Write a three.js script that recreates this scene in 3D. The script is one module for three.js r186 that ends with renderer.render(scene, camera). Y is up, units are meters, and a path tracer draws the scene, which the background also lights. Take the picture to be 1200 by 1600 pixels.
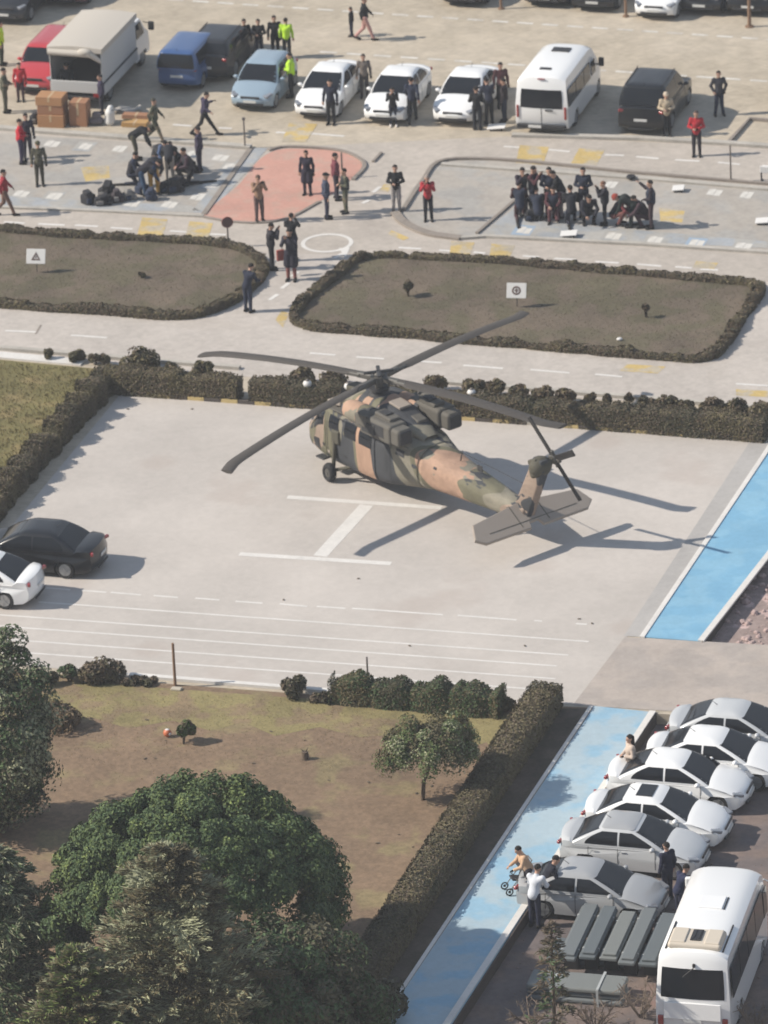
import * as THREE from 'three';
import { mergeGeometries, mergeVertices, toCreasedNormals } from 'three/addons/utils/BufferGeometryUtils.js';
import { RoundedBoxGeometry } from 'three/addons/geometries/RoundedBoxGeometry.js';
import { MarchingCubes } from 'three/addons/objects/MarchingCubes.js';

const R = Math.PI / 180;
const scene = new THREE.Scene();

// ---------------------------------------------------------------- camera: a long lens from a height of some 90 m
const FOCAL = 10000, PITCH = 23.4 * R, DIST = 210, ROLL = -0.045;      // focal length in pixels of a 1600 pixel high picture
const camera = new THREE.PerspectiveCamera(2 * Math.atan(800 / FOCAL) / R, 0.75, 1, 4000);
camera.position.set(0, DIST * Math.sin(PITCH), DIST * Math.cos(PITCH));
camera.lookAt(0, 0, 0);
camera.rotateZ(ROLL);
camera.focus = 150; camera.userData.fStop = 1.7;                       // a little out of focus, as a hand-held telephoto picture
camera.updateMatrixWorld(true);

// ---------------------------------------------------------------- sky, sun, exposure
{
  const W = 256, H = 128, d = new Float32Array(W * H * 4);
  for (let y = 0; y < H; y++) for (let x = 0; x < W; x++) {
    const e = Math.max(0, Math.sin((y / (H - 1) - 0.5) * Math.PI)), k = Math.pow(e, 0.55), i = (y * W + x) * 4;
    d[i] = 0.35 * (1 - k) + 0.165 * k; d[i + 1] = 0.38 * (1 - k) + 0.22 * k; d[i + 2] = 0.41 * (1 - k) + 0.32 * k; d[i + 3] = 1;
  }
  const t = new THREE.DataTexture(d, W, H, THREE.RGBAFormat, THREE.FloatType);
  t.mapping = THREE.EquirectangularReflectionMapping; t.magFilter = THREE.LinearFilter; t.minFilter = THREE.LinearFilter; t.needsUpdate = true;
  scene.background = t; scene.environment = t;
}
const sun = new THREE.DirectionalLight(new THREE.Color(1, 0.92, 0.81), 3.85);
sun.position.set(-130, 100, 2); sun.target.position.set(0, 0, 0); sun.castShadow = true; sun.shadow.radius = 1.3;
sun.shadow.mapSize.set(4096, 4096);
Object.assign(sun.shadow.camera, { left: -45, right: 45, top: 45, bottom: -45, near: 1, far: 400 });
scene.add(sun, sun.target);
scene.fog = new THREE.FogExp2(new THREE.Color(0.83, 0.86, 0.9), 0.0003);
const EXPOSURE = 1.58;

// ---------------------------------------------------------------- helpers
function rng(seed) { let s = seed | 0; return () => { s = (s + 0x6d2b79f5) | 0; let t = Math.imul(s ^ (s >>> 15), 1 | s); t = (t + Math.imul(t ^ (t >>> 7), 61 | t)) ^ t; return ((t ^ (t >>> 14)) >>> 0) / 4294967296; }; }
const lin = (v) => { v /= 255; return v <= 0.04045 ? v / 12.92 : Math.pow((v + 0.055) / 1.055, 2.4); };
const srgb = (v) => { v = Math.min(1, Math.max(0, v)); return v <= 0.0031308 ? v * 12.92 : 1.055 * Math.pow(v, 1 / 2.4) - 0.055; };
const lerp = (a, b, t) => a + (b - a) * t, clamp = (v, a = 0, b = 1) => Math.min(b, Math.max(a, v));
const smooth = (a, b, v) => { const t = clamp((v - a) / (b - a)); return t * t * (3 - 2 * t); };
const V3 = (x, y, z) => new THREE.Vector3(x, y, z);
// the point of the plane y = h that the photograph shows at pixel (px, py) of 1200 x 1600: used to survey where things stand
const ray = V3();
function at(px, py, h = 0) {
  ray.set((px - 600) / FOCAL, (800 - py) / FOCAL, -1).applyQuaternion(camera.quaternion);
  return camera.position.clone().addScaledVector(ray, (h - camera.position.y) / ray.y);
}
const line = (pts, h = 0) => pts.map(([x, y]) => at(x, y, h));
// site axes: U along the rows of the yard, W away from the camera
const SITE = 17 * R, U = V3(Math.cos(SITE), 0, Math.sin(SITE)), W_ = V3(Math.sin(SITE), 0, -Math.cos(SITE));
const yawOf = (d) => Math.atan2(-d.z, d.x);                          // turn that brings local +x to direction d
const UP = V3(0, 1, 0);

const used = {};
function numbered(n) { const k = used[n] = (used[n] ?? -1) + 1; return k ? n + '_' + String(k).padStart(3, '0') : n; }
function tag(o, label, category, group, kind) {
  if (label) o.userData.label = label;
  if (category) o.userData.category = category;
  if (group) o.userData.group = group;
  if (kind) o.userData.kind = kind;
  return o;
}
function shade(o) { o.castShadow = o.receiveShadow = true; return o; }
function thing(name, label, category, pos, turn = 0, group) {
  const o = new THREE.Group(); o.name = numbered(name); scene.add(o);
  if (pos) o.position.copy(pos); o.rotation.y = turn;
  return tag(o, label, category, group);
}
function part(name, geo, mat, parent) {
  const m = shade(new THREE.Mesh(Array.isArray(geo) ? join(geo) : geo, mat)); m.name = name; parent.add(m); return m;
}
function solo(name, geo, mat, label, category, group) { const m = part(numbered(name), geo, mat, scene); return tag(m, label, category, group); }
function struct(name, geo, mat, parent) {
  const m = part(parent ? name : numbered(name), geo, mat, parent ?? scene); m.userData.kind = 'structure'; return m;
}
function join(list) {
  const l = list.filter(Boolean).map((g) => { g = g.index ? g.toNonIndexed() : g; for (const k of Object.keys(g.attributes)) if (!['position', 'normal', 'uv', 'color'].includes(k)) g.deleteAttribute(k); return g; });
  const col = l.some((g) => g.attributes.color);
  for (const g of l) {
    const n = g.attributes.position.count;
    if (!g.attributes.uv) g.setAttribute('uv', new THREE.BufferAttribute(new Float32Array(n * 2), 2));
    if (!g.attributes.normal) g.computeVertexNormals();
    if (col && !g.attributes.color) g.setAttribute('color', new THREE.BufferAttribute(new Float32Array(n * 3).fill(1), 3));
  }
  return l.length === 1 ? l[0] : mergeGeometries(l);
}
const box = (w, h, d, x = 0, y = 0, z = 0, rx = 0, ry = 0, rz = 0) => { const g = new THREE.BoxGeometry(w, h, d); g.rotateX(rx); g.rotateZ(rz); g.rotateY(ry); g.translate(x, y, z); return g; };
const rbox = (w, h, d, r, x = 0, y = 0, z = 0, rx = 0, ry = 0, rz = 0) => { const g = new RoundedBoxGeometry(w, h, d, 2, Math.min(r, w / 2.01, h / 2.01, d / 2.01)); g.rotateX(rx); g.rotateZ(rz); g.rotateY(ry); g.translate(x, y, z); return g; };
const ball = (r, x, y, z, sx = 1, sy = 1, sz = 1, n = 12) => { const g = new THREE.SphereGeometry(r, n, Math.max(6, n * 0.7 | 0)); g.scale(sx, sy, sz); g.translate(x, y, z); return g; };
function rod(a, b, ra, rb = ra, n = 8) {
  const d = b.clone().sub(a), l = d.length(), g = new THREE.CylinderGeometry(rb, ra, l, n, 1);
  g.translate(0, l / 2, 0); g.applyQuaternion(new THREE.Quaternion().setFromUnitVectors(UP, d.divideScalar(l))); g.translate(a.x, a.y, a.z); return g;
}
const disc = (r, t, x, y, z, n = 20) => { const g = new THREE.CylinderGeometry(r, r, t, n); g.rotateX(Math.PI / 2); g.translate(x, y, z); return g; };   // axis along z
// flat sheet with uv in metres
function sheet(pts, y) {
  const s = new THREE.Shape(pts.map((p) => new THREE.Vector2(p.x, -p.z))), g = new THREE.ShapeGeometry(s);
  g.rotateX(-Math.PI / 2); g.translate(0, y, 0); return g;
}
function slab(pts, y0, y1) {
  const s = new THREE.Shape(pts.map((p) => new THREE.Vector2(p.x, -p.z))), g = new THREE.ExtrudeGeometry(s, { depth: y1 - y0, bevelEnabled: false });
  g.rotateX(-Math.PI / 2); g.translate(0, y0, 0); return g;
}
function strip(a, b, w, y) {
  const d = b.clone().sub(a).setY(0).normalize(), n = V3(-d.z, 0, d.x).multiplyScalar(w / 2);
  return sheet([a.clone().add(n), b.clone().add(n), b.clone().sub(n), a.clone().sub(n)], y);
}
// a band of constant width along a line of points, as a solid from y0 to y1
function band(pts, w, y0, y1, closed = false) {
  const n = pts.length, L = [], Rr = [];
  for (let i = 0; i < n; i++) {
    const p = pts[closed ? (i + n - 1) % n : Math.max(0, i - 1)], q = pts[closed ? (i + 1) % n : Math.min(n - 1, i + 1)];
    const d = q.clone().sub(p).setY(0).normalize(), o = V3(-d.z, 0, d.x).multiplyScalar(w / 2);
    L.push(pts[i].clone().add(o)); Rr.push(pts[i].clone().sub(o));
  }
  const out = [];
  for (let i = 0; i < (closed ? n : n - 1); i++) { const j = (i + 1) % n; out.push([L[i], L[j], Rr[j], Rr[i]]); }
  return join(out.map((q) => y1 > y0 ? slab(q, y0, y1) : sheet(q, y0)));
}
// smooth line through points
const curve = (pts, n, closed = false) => { const c = new THREE.CatmullRomCurve3(pts, closed, 'centripetal'); const l = c.getSpacedPoints(n); if (closed) l.pop(); return l; };

// ---------------------------------------------------------------- noise and textures
const HASH = new Float32Array(65536); { const r = rng(7); for (let i = 0; i < 65536; i++) HASH[i] = r(); }
function vnoise(x, y, p, seed = 0) {
  const xi = Math.floor(x), yi = Math.floor(y), fx = x - xi, fy = y - yi, u = fx * fx * (3 - 2 * fx), v = fy * fy * (3 - 2 * fy);
  const h = (a, b) => HASH[((((a % p) + p) % p) * 181 + (((b % p) + p) % p) * 257 * 7 + seed * 7919) & 65535];
  return lerp(lerp(h(xi, yi), h(xi + 1, yi), u), lerp(h(xi, yi + 1), h(xi + 1, yi + 1), u), v);
}
function fbm(u, v, p, oct = 4, seed = 0, gain = 0.5) {                // periodic in u, v = 0..1
  let s = 0, a = 1, n = 0;
  for (let o = 0; o < oct; o++) { s += a * vnoise(u * p, v * p, p, seed + o); n += a; a *= gain; p *= 2; }
  return s / n;
}
function tex(size, metres, fn, data = false) {
  const d = new Uint8Array(size * size * 4), c = [0, 0, 0];
  for (let y = 0; y < size; y++) for (let x = 0; x < size; x++) {
    const o = fn(x / size, y / size, c) ?? c, i = (y * size + x) * 4;
    for (let k = 0; k < 3; k++) d[i + k] = data ? clamp(o[k]) * 255 : srgb(o[k]) * 255;
    d[i + 3] = 255;
  }
  const t = new THREE.DataTexture(d, size, size);
  if (!data) t.colorSpace = THREE.SRGBColorSpace;
  t.wrapS = t.wrapT = THREE.RepeatWrapping; t.magFilter = THREE.LinearFilter; t.minFilter = THREE.LinearMipmapLinearFilter; t.generateMipmaps = true;
  t.repeat.set(1 / metres, 1 / metres); t.needsUpdate = true; return t;
}
const K = 0.70;                                                       // base colour of a sunlit level surface over what the photograph shows
const alb = (r, g, b, k = K) => [lin(r) * k, lin(g) * k, lin(b) * k];
const mat = (c, rough = 0.85, o = {}) => new THREE.MeshStandardMaterial({ color: new THREE.Color().setRGB(...c), roughness: rough, ...o });
const mix3 = (a, b, t, c) => { for (let k = 0; k < 3; k++) c[k] = a[k] + (b[k] - a[k]) * t; return c; };
function mottled(size, metres, base, o = {}) {                        // ground colour with coarse and fine variation, specks and stains
  const { coarse = 0.12, fine = 0.18, stain = 0, stainTo = [0.1, 0.09, 0.08], to = null, toCut = 0.5, toSoft = 0.15, p = 6, seed = 1, fp = 64 } = o;
  return tex(size, metres, (u, v, c) => {
    const a = fbm(u, v, p, 5, seed), f = fbm(u, v, fp, 3, seed + 11, 0.7), g = vnoise(u * size / 2, v * size / 2, size / 2, seed + 3);
    let k = 1 + coarse * (a - 0.5) * 2 + fine * (f - 0.5) * 1.4 + fine * 0.4 * (g - 0.5);
    c[0] = base[0] * k; c[1] = base[1] * k; c[2] = base[2] * k;
    if (to) { const m = smooth(toCut - toSoft, toCut + toSoft, fbm(u, v, p * 2, 5, seed + 21)); for (let q = 0; q < 3; q++) c[q] = lerp(c[q], to[q] * k, m); }
    if (stain) { const m = stain * smooth(0.62, 0.8, fbm(u, v, p * 1, 4, seed + 31)); for (let q = 0; q < 3; q++) c[q] = lerp(c[q], stainTo[q], m); }
    return c;
  });
}
// ================================================================ the setting
const texMat = (t, rough = 0.9, o = {}) => new THREE.MeshStandardMaterial({ map: t, roughness: rough, ...o });
// interlocking pavers, far off: colour of each small block varies, joints darker
function paverTex(base, seed, contrast = 0.22) {
  const N = 60, M = 120;
  return tex(1024, 12, (u, v, c) => {
    const row = Math.floor(v * M), off = (row % 2) * 0.5, bx = Math.floor(u * N + off), h = HASH[(bx % N * 911 + row * 37 + seed * 131) & 65535];
    const fx = (u * N + off) % 1, fy = (v * M) % 1, joint = fx < 0.05 || fy < 0.1 ? 0.9 : 1;
    const a = fbm(u, v, 4, 5, seed), b = fbm(u, v, 24, 3, seed + 5);
    const k = joint * (1 + contrast * (h - 0.5) * 0.5 + 0.30 * (a - 0.5) + 0.30 * (b - 0.5));
    c[0] = base[0] * k; c[1] = base[1] * k * (1 + 0.02 * (a - 0.5)); c[2] = base[2] * k * (1 + 0.08 * (a - 0.5)); return c;
  });
}
const M = {
  plaza: texMat(paverTex(alb(203, 190, 170), 1, 0.32)),
  road: texMat(mottled(1024, 14, alb(199, 189, 178), { coarse: 0.16, fine: 0.22, seed: 3, stain: 0.25, stainTo: alb(160, 150, 142) })),
  zone: texMat(mottled(1024, 11, alb(188, 180, 170), { coarse: 0.2, fine: 0.2, seed: 5, to: alb(182, 178, 172), toCut: 0.55 })),
  bluish: texMat(mottled(512, 7, alb(176, 180, 184), { coarse: 0.2, fine: 0.2, seed: 6, to: alb(184, 181, 175), toCut: 0.5 })),
  lowroad: texMat(mottled(1024, 13, alb(205, 196, 187), { coarse: 0.14, fine: 0.2, seed: 8, stain: 0.2, stainTo: alb(185, 172, 158) })),
  pad: texMat(mottled(1024, 15, alb(211, 203, 195), { coarse: 0.15, fine: 0.1, seed: 9, fp: 80, stain: 0.4, stainTo: alb(196, 182, 172) })),
  apron: texMat(mottled(512, 8, alb(190, 186, 182), { coarse: 0.12, fine: 0.12, seed: 10 })),
  cross: texMat(mottled(512, 9, alb(196, 184, 174), { coarse: 0.16, fine: 0.14, seed: 12, to: alb(186, 176, 168) })),
  pink: texMat(mottled(512, 6, alb(213, 162, 146), { coarse: 0.14, fine: 0.14, seed: 13, to: alb(205, 168, 152), toCut: 0.6 })),
  blue: texMat(mottled(1024, 9, alb(134, 188, 220), { coarse: 0.1, fine: 0.1, seed: 14, to: alb(146, 196, 224), toCut: 0.55, toSoft: 0.1, stain: 0.25, stainTo: alb(110, 165, 205) })),
  paleblue: texMat(mottled(1024, 9, alb(186, 207, 218), { coarse: 0.1, fine: 0.1, seed: 15, to: alb(160, 200, 224), toCut: 0.56, toSoft: 0.16, stain: 0, stainTo: alb(150, 176, 192) })),
  white: texMat(mottled(256, 4, alb(240, 236, 230), { coarse: 0.1, fine: 0.12, seed: 16, fp: 32 }), 0.8),
  fadedwhite: texMat(mottled(256, 4, alb(232, 228, 220), { coarse: 0.2, fine: 0.2, seed: 17, fp: 32, to: alb(205, 198, 188), toCut: 0.62 }), 0.8),
  yellow: texMat(mottled(512, 5, alb(214, 187, 122), { coarse: 0.2, fine: 0.25, seed: 18, to: alb(199, 187, 166), toCut: 0.52, toSoft: 0.16 })),
  kerb: texMat(mottled(256, 3, alb(196, 190, 180), { coarse: 0.2, fine: 0.2, seed: 19, fp: 32 })),
  darkkerb: texMat(mottled(256, 3, alb(158, 148, 138), { coarse: 0.2, fine: 0.2, seed: 20, fp: 32 })),
  soil: texMat(mottled(1024, 9, alb(116, 103, 88), { coarse: 0.3, fine: 0.4, seed: 21, to: alb(104, 97, 76), toCut: 0.5, fp: 96 }), 1),
  lawn: texMat(mottled(1024, 12, alb(143, 120, 97), { coarse: 0.3, fine: 0.45, seed: 23, to: alb(150, 134, 100), toCut: 0.6, toSoft: 0.1, fp: 96 }), 1),
  grassland: texMat(mottled(1024, 9, alb(126, 118, 74), { coarse: 0.3, fine: 0.32, seed: 25, to: alb(150, 134, 92), toCut: 0.55, fp: 96 }), 1),
  strawgrass: texMat(mottled(1024, 7, alb(152, 140, 96), { coarse: 0.3, fine: 0.4, seed: 24, to: alb(146, 126, 98), toCut: 0.58, toSoft: 0.12, fp: 96 }), 1),
  lot: texMat(mottled(1024, 9, alb(134, 118, 110), { coarse: 0.25, fine: 0.25, seed: 27, to: alb(120, 110, 108), toCut: 0.5, stain: 0.5, stainTo: alb(146, 108, 98) }), 1),
  rubble: texMat(mottled(512, 6, alb(160, 142, 136), { coarse: 0.3, fine: 0.4, seed: 28, to: alb(206, 180, 174), toCut: 0.66, toSoft: 0.06, fp: 48 }), 1),
  shadedsoil: texMat(mottled(512, 5, alb(98, 86, 76), { coarse: 0.3, fine: 0.4, seed: 30, to: alb(84, 76, 64), toCut: 0.5, fp: 64 }), 1),  // lawn soil with the hedge shade painted into its colour
  shadedwall: texMat(mottled(256, 3, alb(84, 74, 68), { coarse: 0.3, fine: 0.3, seed: 29 })),  // wall colour darkened to carry the shade of its sunless side
};

// the land: one sheet to the horizon, and on it the terrace that carries the yard, 0.35 m above the car park and the earth on the right
const LOW = -0.35;
{
  const g = new THREE.PlaneGeometry(5000, 5000); g.rotateX(-Math.PI / 2); g.translate(0, -0.4, 0);
  const uv = g.attributes.uv; for (let i = 0; i < uv.count; i++) uv.setXY(i, uv.getX(i) * 5000, uv.getY(i) * 5000);
  struct('ground', g, M.plaza);
  const t = line([[-500, -260], [1750, -260], [1750, 800], [1236, 800], [1097, 1004], [1640, 1030], [1640, 1150], [1024, 1115], [694, 1622], [560, 1830], [-500, 1830]]);
  struct('terrace', slab(t, -0.38, 0), M.plaza);
  struct('car_park', sheet(line([[1018, 1105], [1660, 1150], [1660, 2000], [430, 2000], [690, 1610]], LOW), LOW), M.lot);
  struct('earth_bank', sheet(line([[1240, 780], [1660, 780], [1660, 1060], [1090, 1012]], LOW), LOW), M.rubble);
}
// roads and paved areas
struct('road', sheet(line([[-300, 186], [50, 207], [400, 232], [800, 213], [1137, 227], [1500, 252], [1500, 460], [1190, 440], [770, 402], [590, 398], [410, 400], [0, 356], [-300, 335]]), 0.004), M.road);
struct('road', sheet(line([[-300, 462], [0, 478], [300, 500], [405, 440], [410, 396], [590, 398], [460, 500], [830, 548], [1105, 566], [1190, 440], [1500, 462], [1500, 660], [1190, 640], [370, 588], [0, 553], [-300, 536]]), 0.0055), M.lowroad);
struct('paved_court', sheet(line([[-300, 190], [0, 209], [60, 213], [395, 236], [312, 333], [0, 320], [-300, 304]]), 0.009), M.zone);
struct('paved_court', sheet(line([[685, 252], [760, 250], [1200, 292], [1500, 315], [1500, 418], [1200, 389], [700, 369], [645, 356], [622, 336], [640, 300]]), 0.009), M.zone);
struct('painted_court', sheet(curve(line([[318, 338], [345, 312], [372, 290], [410, 246], [436, 234], [480, 233], [526, 237], [556, 247], [566, 260], [551, 278], [520, 303], [485, 322], [444, 341], [400, 347], [360, 345]]), 60, true), 0.013), M.pink);
for (const q of [[[356, 262], [400, 231], [418, 232], [330, 332], [300, 329]], [[0, 306], [300, 322], [318, 333], [0, 322]], [[770, 352], [812, 318], [830, 345], [1200, 378], [1200, 388], [760, 366]]])
  struct('painted_strip', sheet(line(q), 0.0125), M.bluish);
struct('helipad', sheet(line([[188, 616], [1176, 690], [990, 985], [975, 1000], [905, 1100], [760, 1100], [200, 1056], [40, 1040], [-300, 1012], [-300, 960], [-120, 990]]), 0.008), M.pad);
struct('apron', sheet(line([[1172, 690], [1290, 696], [1076, 1000], [975, 994]]), 0.011), M.apron);
struct('path', sheet(line([[976, 996], [1640, 1032], [1640, 1148], [895, 1102]]), 0.012), M.cross);
// the blue walkway, in two lengths with white edges
struct('walkway', slab(line([[1001, 996], [1206, 690], [1345, 690], [1094, 1003]]), 0.0, 0.03), M.blue);
struct('walkway', slab(line([[926, 1104], [1022, 1114], [699, 1612], [600, 1756], [490, 1756]]), 0.0, 0.03), M.paleblue);
for (const [a, b, w] of [[[1003, 997], [1209, 690], 0.16], [[1095, 1003], [1340, 690], 0.2], [[1020, 1113], [600, 1750], 0.2], [[924, 1105], [492, 1752], 0.12]])
  struct('walkway_kerb', band(line([a, b]), w, 0.0, 0.06), M.white);
for (const l of [[[1097.5, 1004], [1236, 800]], [[1024.5, 1115], [694.5, 1622], [560.5, 1830]]]) struct('retaining_wall', band(line(l), 0.05, -0.37, 0.024), M.shadedwall);  // facing on the terrace edge, its shade painted in as a dark colour
// beds, lawns
const BED_L = line([[-120, 352], [0, 362], [110, 371], [240, 378], [350, 386], [398, 402], [411, 418], [402, 440], [378, 463], [340, 485], [300, 496], [262, 498], [180, 491], [80, 485], [0, 479], [-120, 471]]);
const BED_R = line([[562, 408], [600, 404], [760, 411], [960, 428], [1100, 440], [1180, 448], [1185, 458], [1150, 512], [1128, 546], [1108, 561], [1080, 564], [960, 555], [800, 541], [640, 527], [490, 514], [462, 507], [460, 494], [480, 470], [520, 438]]);
struct('flower_bed', slab(curve(BED_L, 70, true), 0, 0.06), M.soil);
struct('flower_bed', slab(curve(BED_R, 90, true), 0, 0.06), M.soil);
struct('lawn', slab(line([[-300, 548], [0, 564], [150, 578], [165, 606], [20, 770], [-120, 960], [-300, 960]]), 0, 0.05), M.grassland);
struct('grass_strip', sheet(line([[-60, 1050], [60, 1058], [200, 1071], [440, 1089], [800, 1114], [846, 1112], [800, 1190], [760, 1160], [700, 1178], [640, 1146], [560, 1152], [500, 1136], [430, 1150], [380, 1128], [330, 1142], [270, 1126], [200, 1138], [140, 1120], [60, 1140], [-60, 1130]], 0.05), 0.054), M.strawgrass);
struct('lawn', slab(line([[-300, 1020], [60, 1052], [200, 1066], [440, 1084], [800, 1110], [880, 1106], [926, 1108], [470, 1790], [-500, 1790]]), 0, 0.05), M.lawn);

struct('hedge_shade_strip', sheet(line([[872, 1107], [922, 1107], [494, 1750], [440, 1750]], 0.05), 0.056), M.shadedsoil);  // dark sheet added beside the hedge, painting its shade on the ground

// ---------------------------------------------------------------- painted markings (white dashes, lines, the landing mark)
function marking(label, segs, w, y, m = M.white) {
  const g = new THREE.Group(); g.name = numbered('road_marking'); scene.add(g); tag(g, label, null, null, 'structure');
  for (const [a, b] of segs) part('dash', strip(at(...a), at(...b), w, y), m, g);
  return g;
}
const dashes = (x0, x1, step, len, y0, slope) => { const o = []; for (let x = x0; x < x1; x += step) { const y = y0 + (x - x0) * slope; o.push([[x, y], [x + len, y + len * slope]]); } return o; };
marking('dashed white lines along the road at the top edge', dashes(262, 1300, 39, 25, -1, 0.0668), 0.16, 0.006, M.fadedwhite);
marking('dashed white line behind the row of parked cars', dashes(500, 1300, 42, 27, 81, 0.066), 0.16, 0.006, M.fadedwhite);
marking('dashed white line on the road before the parked cars', [[[270, 195], [300, 197]], [[342, 200], [362, 201]], [[431, 207], [452, 208]], [[487, 209], [538, 213]], [[787, 229], [818, 231]], [[857, 234], [890, 237]], [[945, 242], [975, 243]], [[994, 245], [1029, 248]], [[1055, 250], [1093, 252]], [[1122, 254], [1156, 257]], [[1191, 259], [1230, 262]]], 0.15, 0.009);
marking('dashed white line on the road above the flower beds', [[[-30, 345], [-5, 346]], [[6, 347], [38, 349]], [[60, 350], [101, 352]], [[117, 352], [153, 354]], [[173, 356], [207, 358]], [[265, 361], [295, 363]], [[328, 366], [353, 367]], [[623, 387], [658, 389]], [[686, 391], [712, 393]], [[740, 394], [758, 396]], [[817, 400], [843, 402]], [[866, 404], [900, 406]], [[930, 409], [967, 411]], [[995, 413], [1033, 416]], [[1055, 417], [1081, 419]], [[1094, 421], [1122, 422]]], 0.15, 0.009);
marking('dashed white line on the road below the flower beds', [[[8, 517], [56, 519]], [[111, 524], [167, 528]], [[484, 552], [524, 555]], [[557, 558], [600, 561]], [[640, 564], [690, 567]], [[724, 571], [786, 576]], [[829, 578], [890, 583]], [[930, 585], [972, 589]], [[1150, 600], [1200, 603]]], 0.13, 0.011);
marking('short white dashes across the side road between the flower beds', [[[421, 469], [434, 460]], [[440, 451], [452, 442]], [[456, 432], [466, 425]], [[566, 318], [577, 313]], [[583, 301], [594, 292]], [[522, 404], [536, 396]]], 0.16, 0.012);
marking('broken white first line of the running track', [[[-20, 913], [38, 917]], [[60, 918], [110, 922]], [[128, 923], [166, 926]], [[173, 926], [220, 930]], [[240, 931], [278, 934]], [[305, 935], [343, 938]], [[368, 940], [410, 943]], [[437, 944], [480, 948]], [[495, 948], [540, 951]], [[550, 951], [692, 961]], [[715, 962], [807, 969]], [[835, 970], [847, 971]], [[900, 975], [917, 976]]], 0.1, 0.012);
marking('five long white lines of the running track', [[[60, 941], [920, 1003]], [[-60, 957], [888, 1024]], [[-40, 976], [870, 1041]], [[-40, 996], [868, 1061]], [[-20, 1016], [832, 1077]], [[150, 1050], [800, 1100]]], 0.09, 0.0122);
{
  const g = new THREE.Group(); g.name = 'landing_mark'; scene.add(g); tag(g, 'large white landing letter H painted on the pale helipad', null, null, 'structure');
  part('bar', strip(at(449, 777), at(690, 794), 0.28, 0.0124), M.white, g);
  part('bar', strip(at(374, 866), at(611, 881), 0.28, 0.0124), M.white, g);
  part('crossbar', strip(at(573, 789.5), at(500, 869.5), 0.48, 0.0124), M.white, g);
}
{ // white ring and give-way triangle on the junction
  const c = at(511, 380), n = 44, o = [], i = [];
  for (let k = 0; k < n; k++) { const a = k / n * Math.PI * 2; o.push(V3(c.x + 0.96 * Math.cos(a), 0, c.z + 0.96 * Math.sin(a))); i.push(V3(c.x + 0.8 * Math.cos(a), 0, c.z + 0.8 * Math.sin(a))); }
  const q = []; for (let k = 0; k < n; k++) { const j = (k + 1) % n; q.push(sheet([o[k], o[j], i[j], i[k]], 0.012)); }
  tag(struct('road_marking', join(q), M.white), 'white ring painted on the junction between the flower beds');
  tag(struct('road_marking', sheet(line([[529, 388], [547, 387], [540, 403]]), 0.0126), M.white), 'small white triangle painted beside the white ring');
}
for (const q of [[[452, 192], [496, 194], [478, 222], [440, 222]], [[126, 262], [170, 258], [172, 278], [134, 284]], [[812, 227], [858, 230], [848, 258], [806, 255]], [[905, 232], [945, 235], [932, 258], [892, 255]], [[222, 340], [262, 343], [254, 371], [214, 369]], [[296, 346], [333, 349], [324, 376], [288, 374]], [[705, 377], [742, 379], [732, 405], [702, 403]], [[768, 381], [805, 384], [794, 407], [764, 405]], [[1030, 325], [1070, 330], [1066, 348], [1032, 346]], [[1088, 408], [1122, 411], [1116, 421], [1082, 418]], [[478, 456], [500, 452], [482, 474], [464, 479]], [[980, 569], [1040, 573], [1028, 584], [968, 580]], [[1150, 608], [1200, 611], [1200, 621], [1150, 618]], [[430, 500], [440, 486], [452, 490], [442, 512]], [[600, 288], [616, 289], [606, 300], [592, 298]], [[612, 360], [640, 372], [630, 376], [606, 366]]])
  tag(struct('painted_square', sheet(line(q), 0.0085 + 0.0006), M.yellow), null);
// pale symbols painted on the courts for road-safety lessons
{
  const bl = mat(alb(168, 186, 204), 0.8), wh = M.fadedwhite, dk = mat(alb(120, 128, 140), 0.8);
  const put = (px, py, b) => {
    const c = at(px, py), g = new THREE.Group(); g.name = numbered('painted_symbol'); scene.add(g); g.position.copy(c); g.rotation.y = -SITE; tag(g, null, null, null, 'structure');
    const r = rng(px * 7 + py), q = (x0, z0, x1, z1, y) => sheet([V3(x0, 0, z0), V3(x1, 0, z0), V3(x1, 0, z1), V3(x0, 0, z1)], y);
    if (b) part('ground', q(-0.36, -0.5, 0.36, 0.5, 0.0135), r() < 0.5 ? bl : M.bluish, g);
    const s = 0.16 + r() * 0.1;
    part('mark', [q(-s, -0.34, s * 0.2, 0.3, 0.0145), q(s * 0.3, -0.2 - r() * 0.15, s + 0.08, 0.36, 0.0145)], wh, g);
  };
  for (const [x, y, b] of [[80, 225, 0], [132, 229, 1], [185, 233, 0], [343, 247, 0], [360, 261, 1], [32, 303, 0], [83, 307, 1], [205, 318, 1], [263, 320, 0], [307, 308, 0], [328, 288, 1], [818, 360, 1], [957, 369, 1], [1022, 375, 1], [1087, 380, 1], [1160, 385, 1], [953, 289, 0], [300, 241, 0], [1115, 301, 0], [1165, 305, 0]]) put(x, y, b);
}
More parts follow.
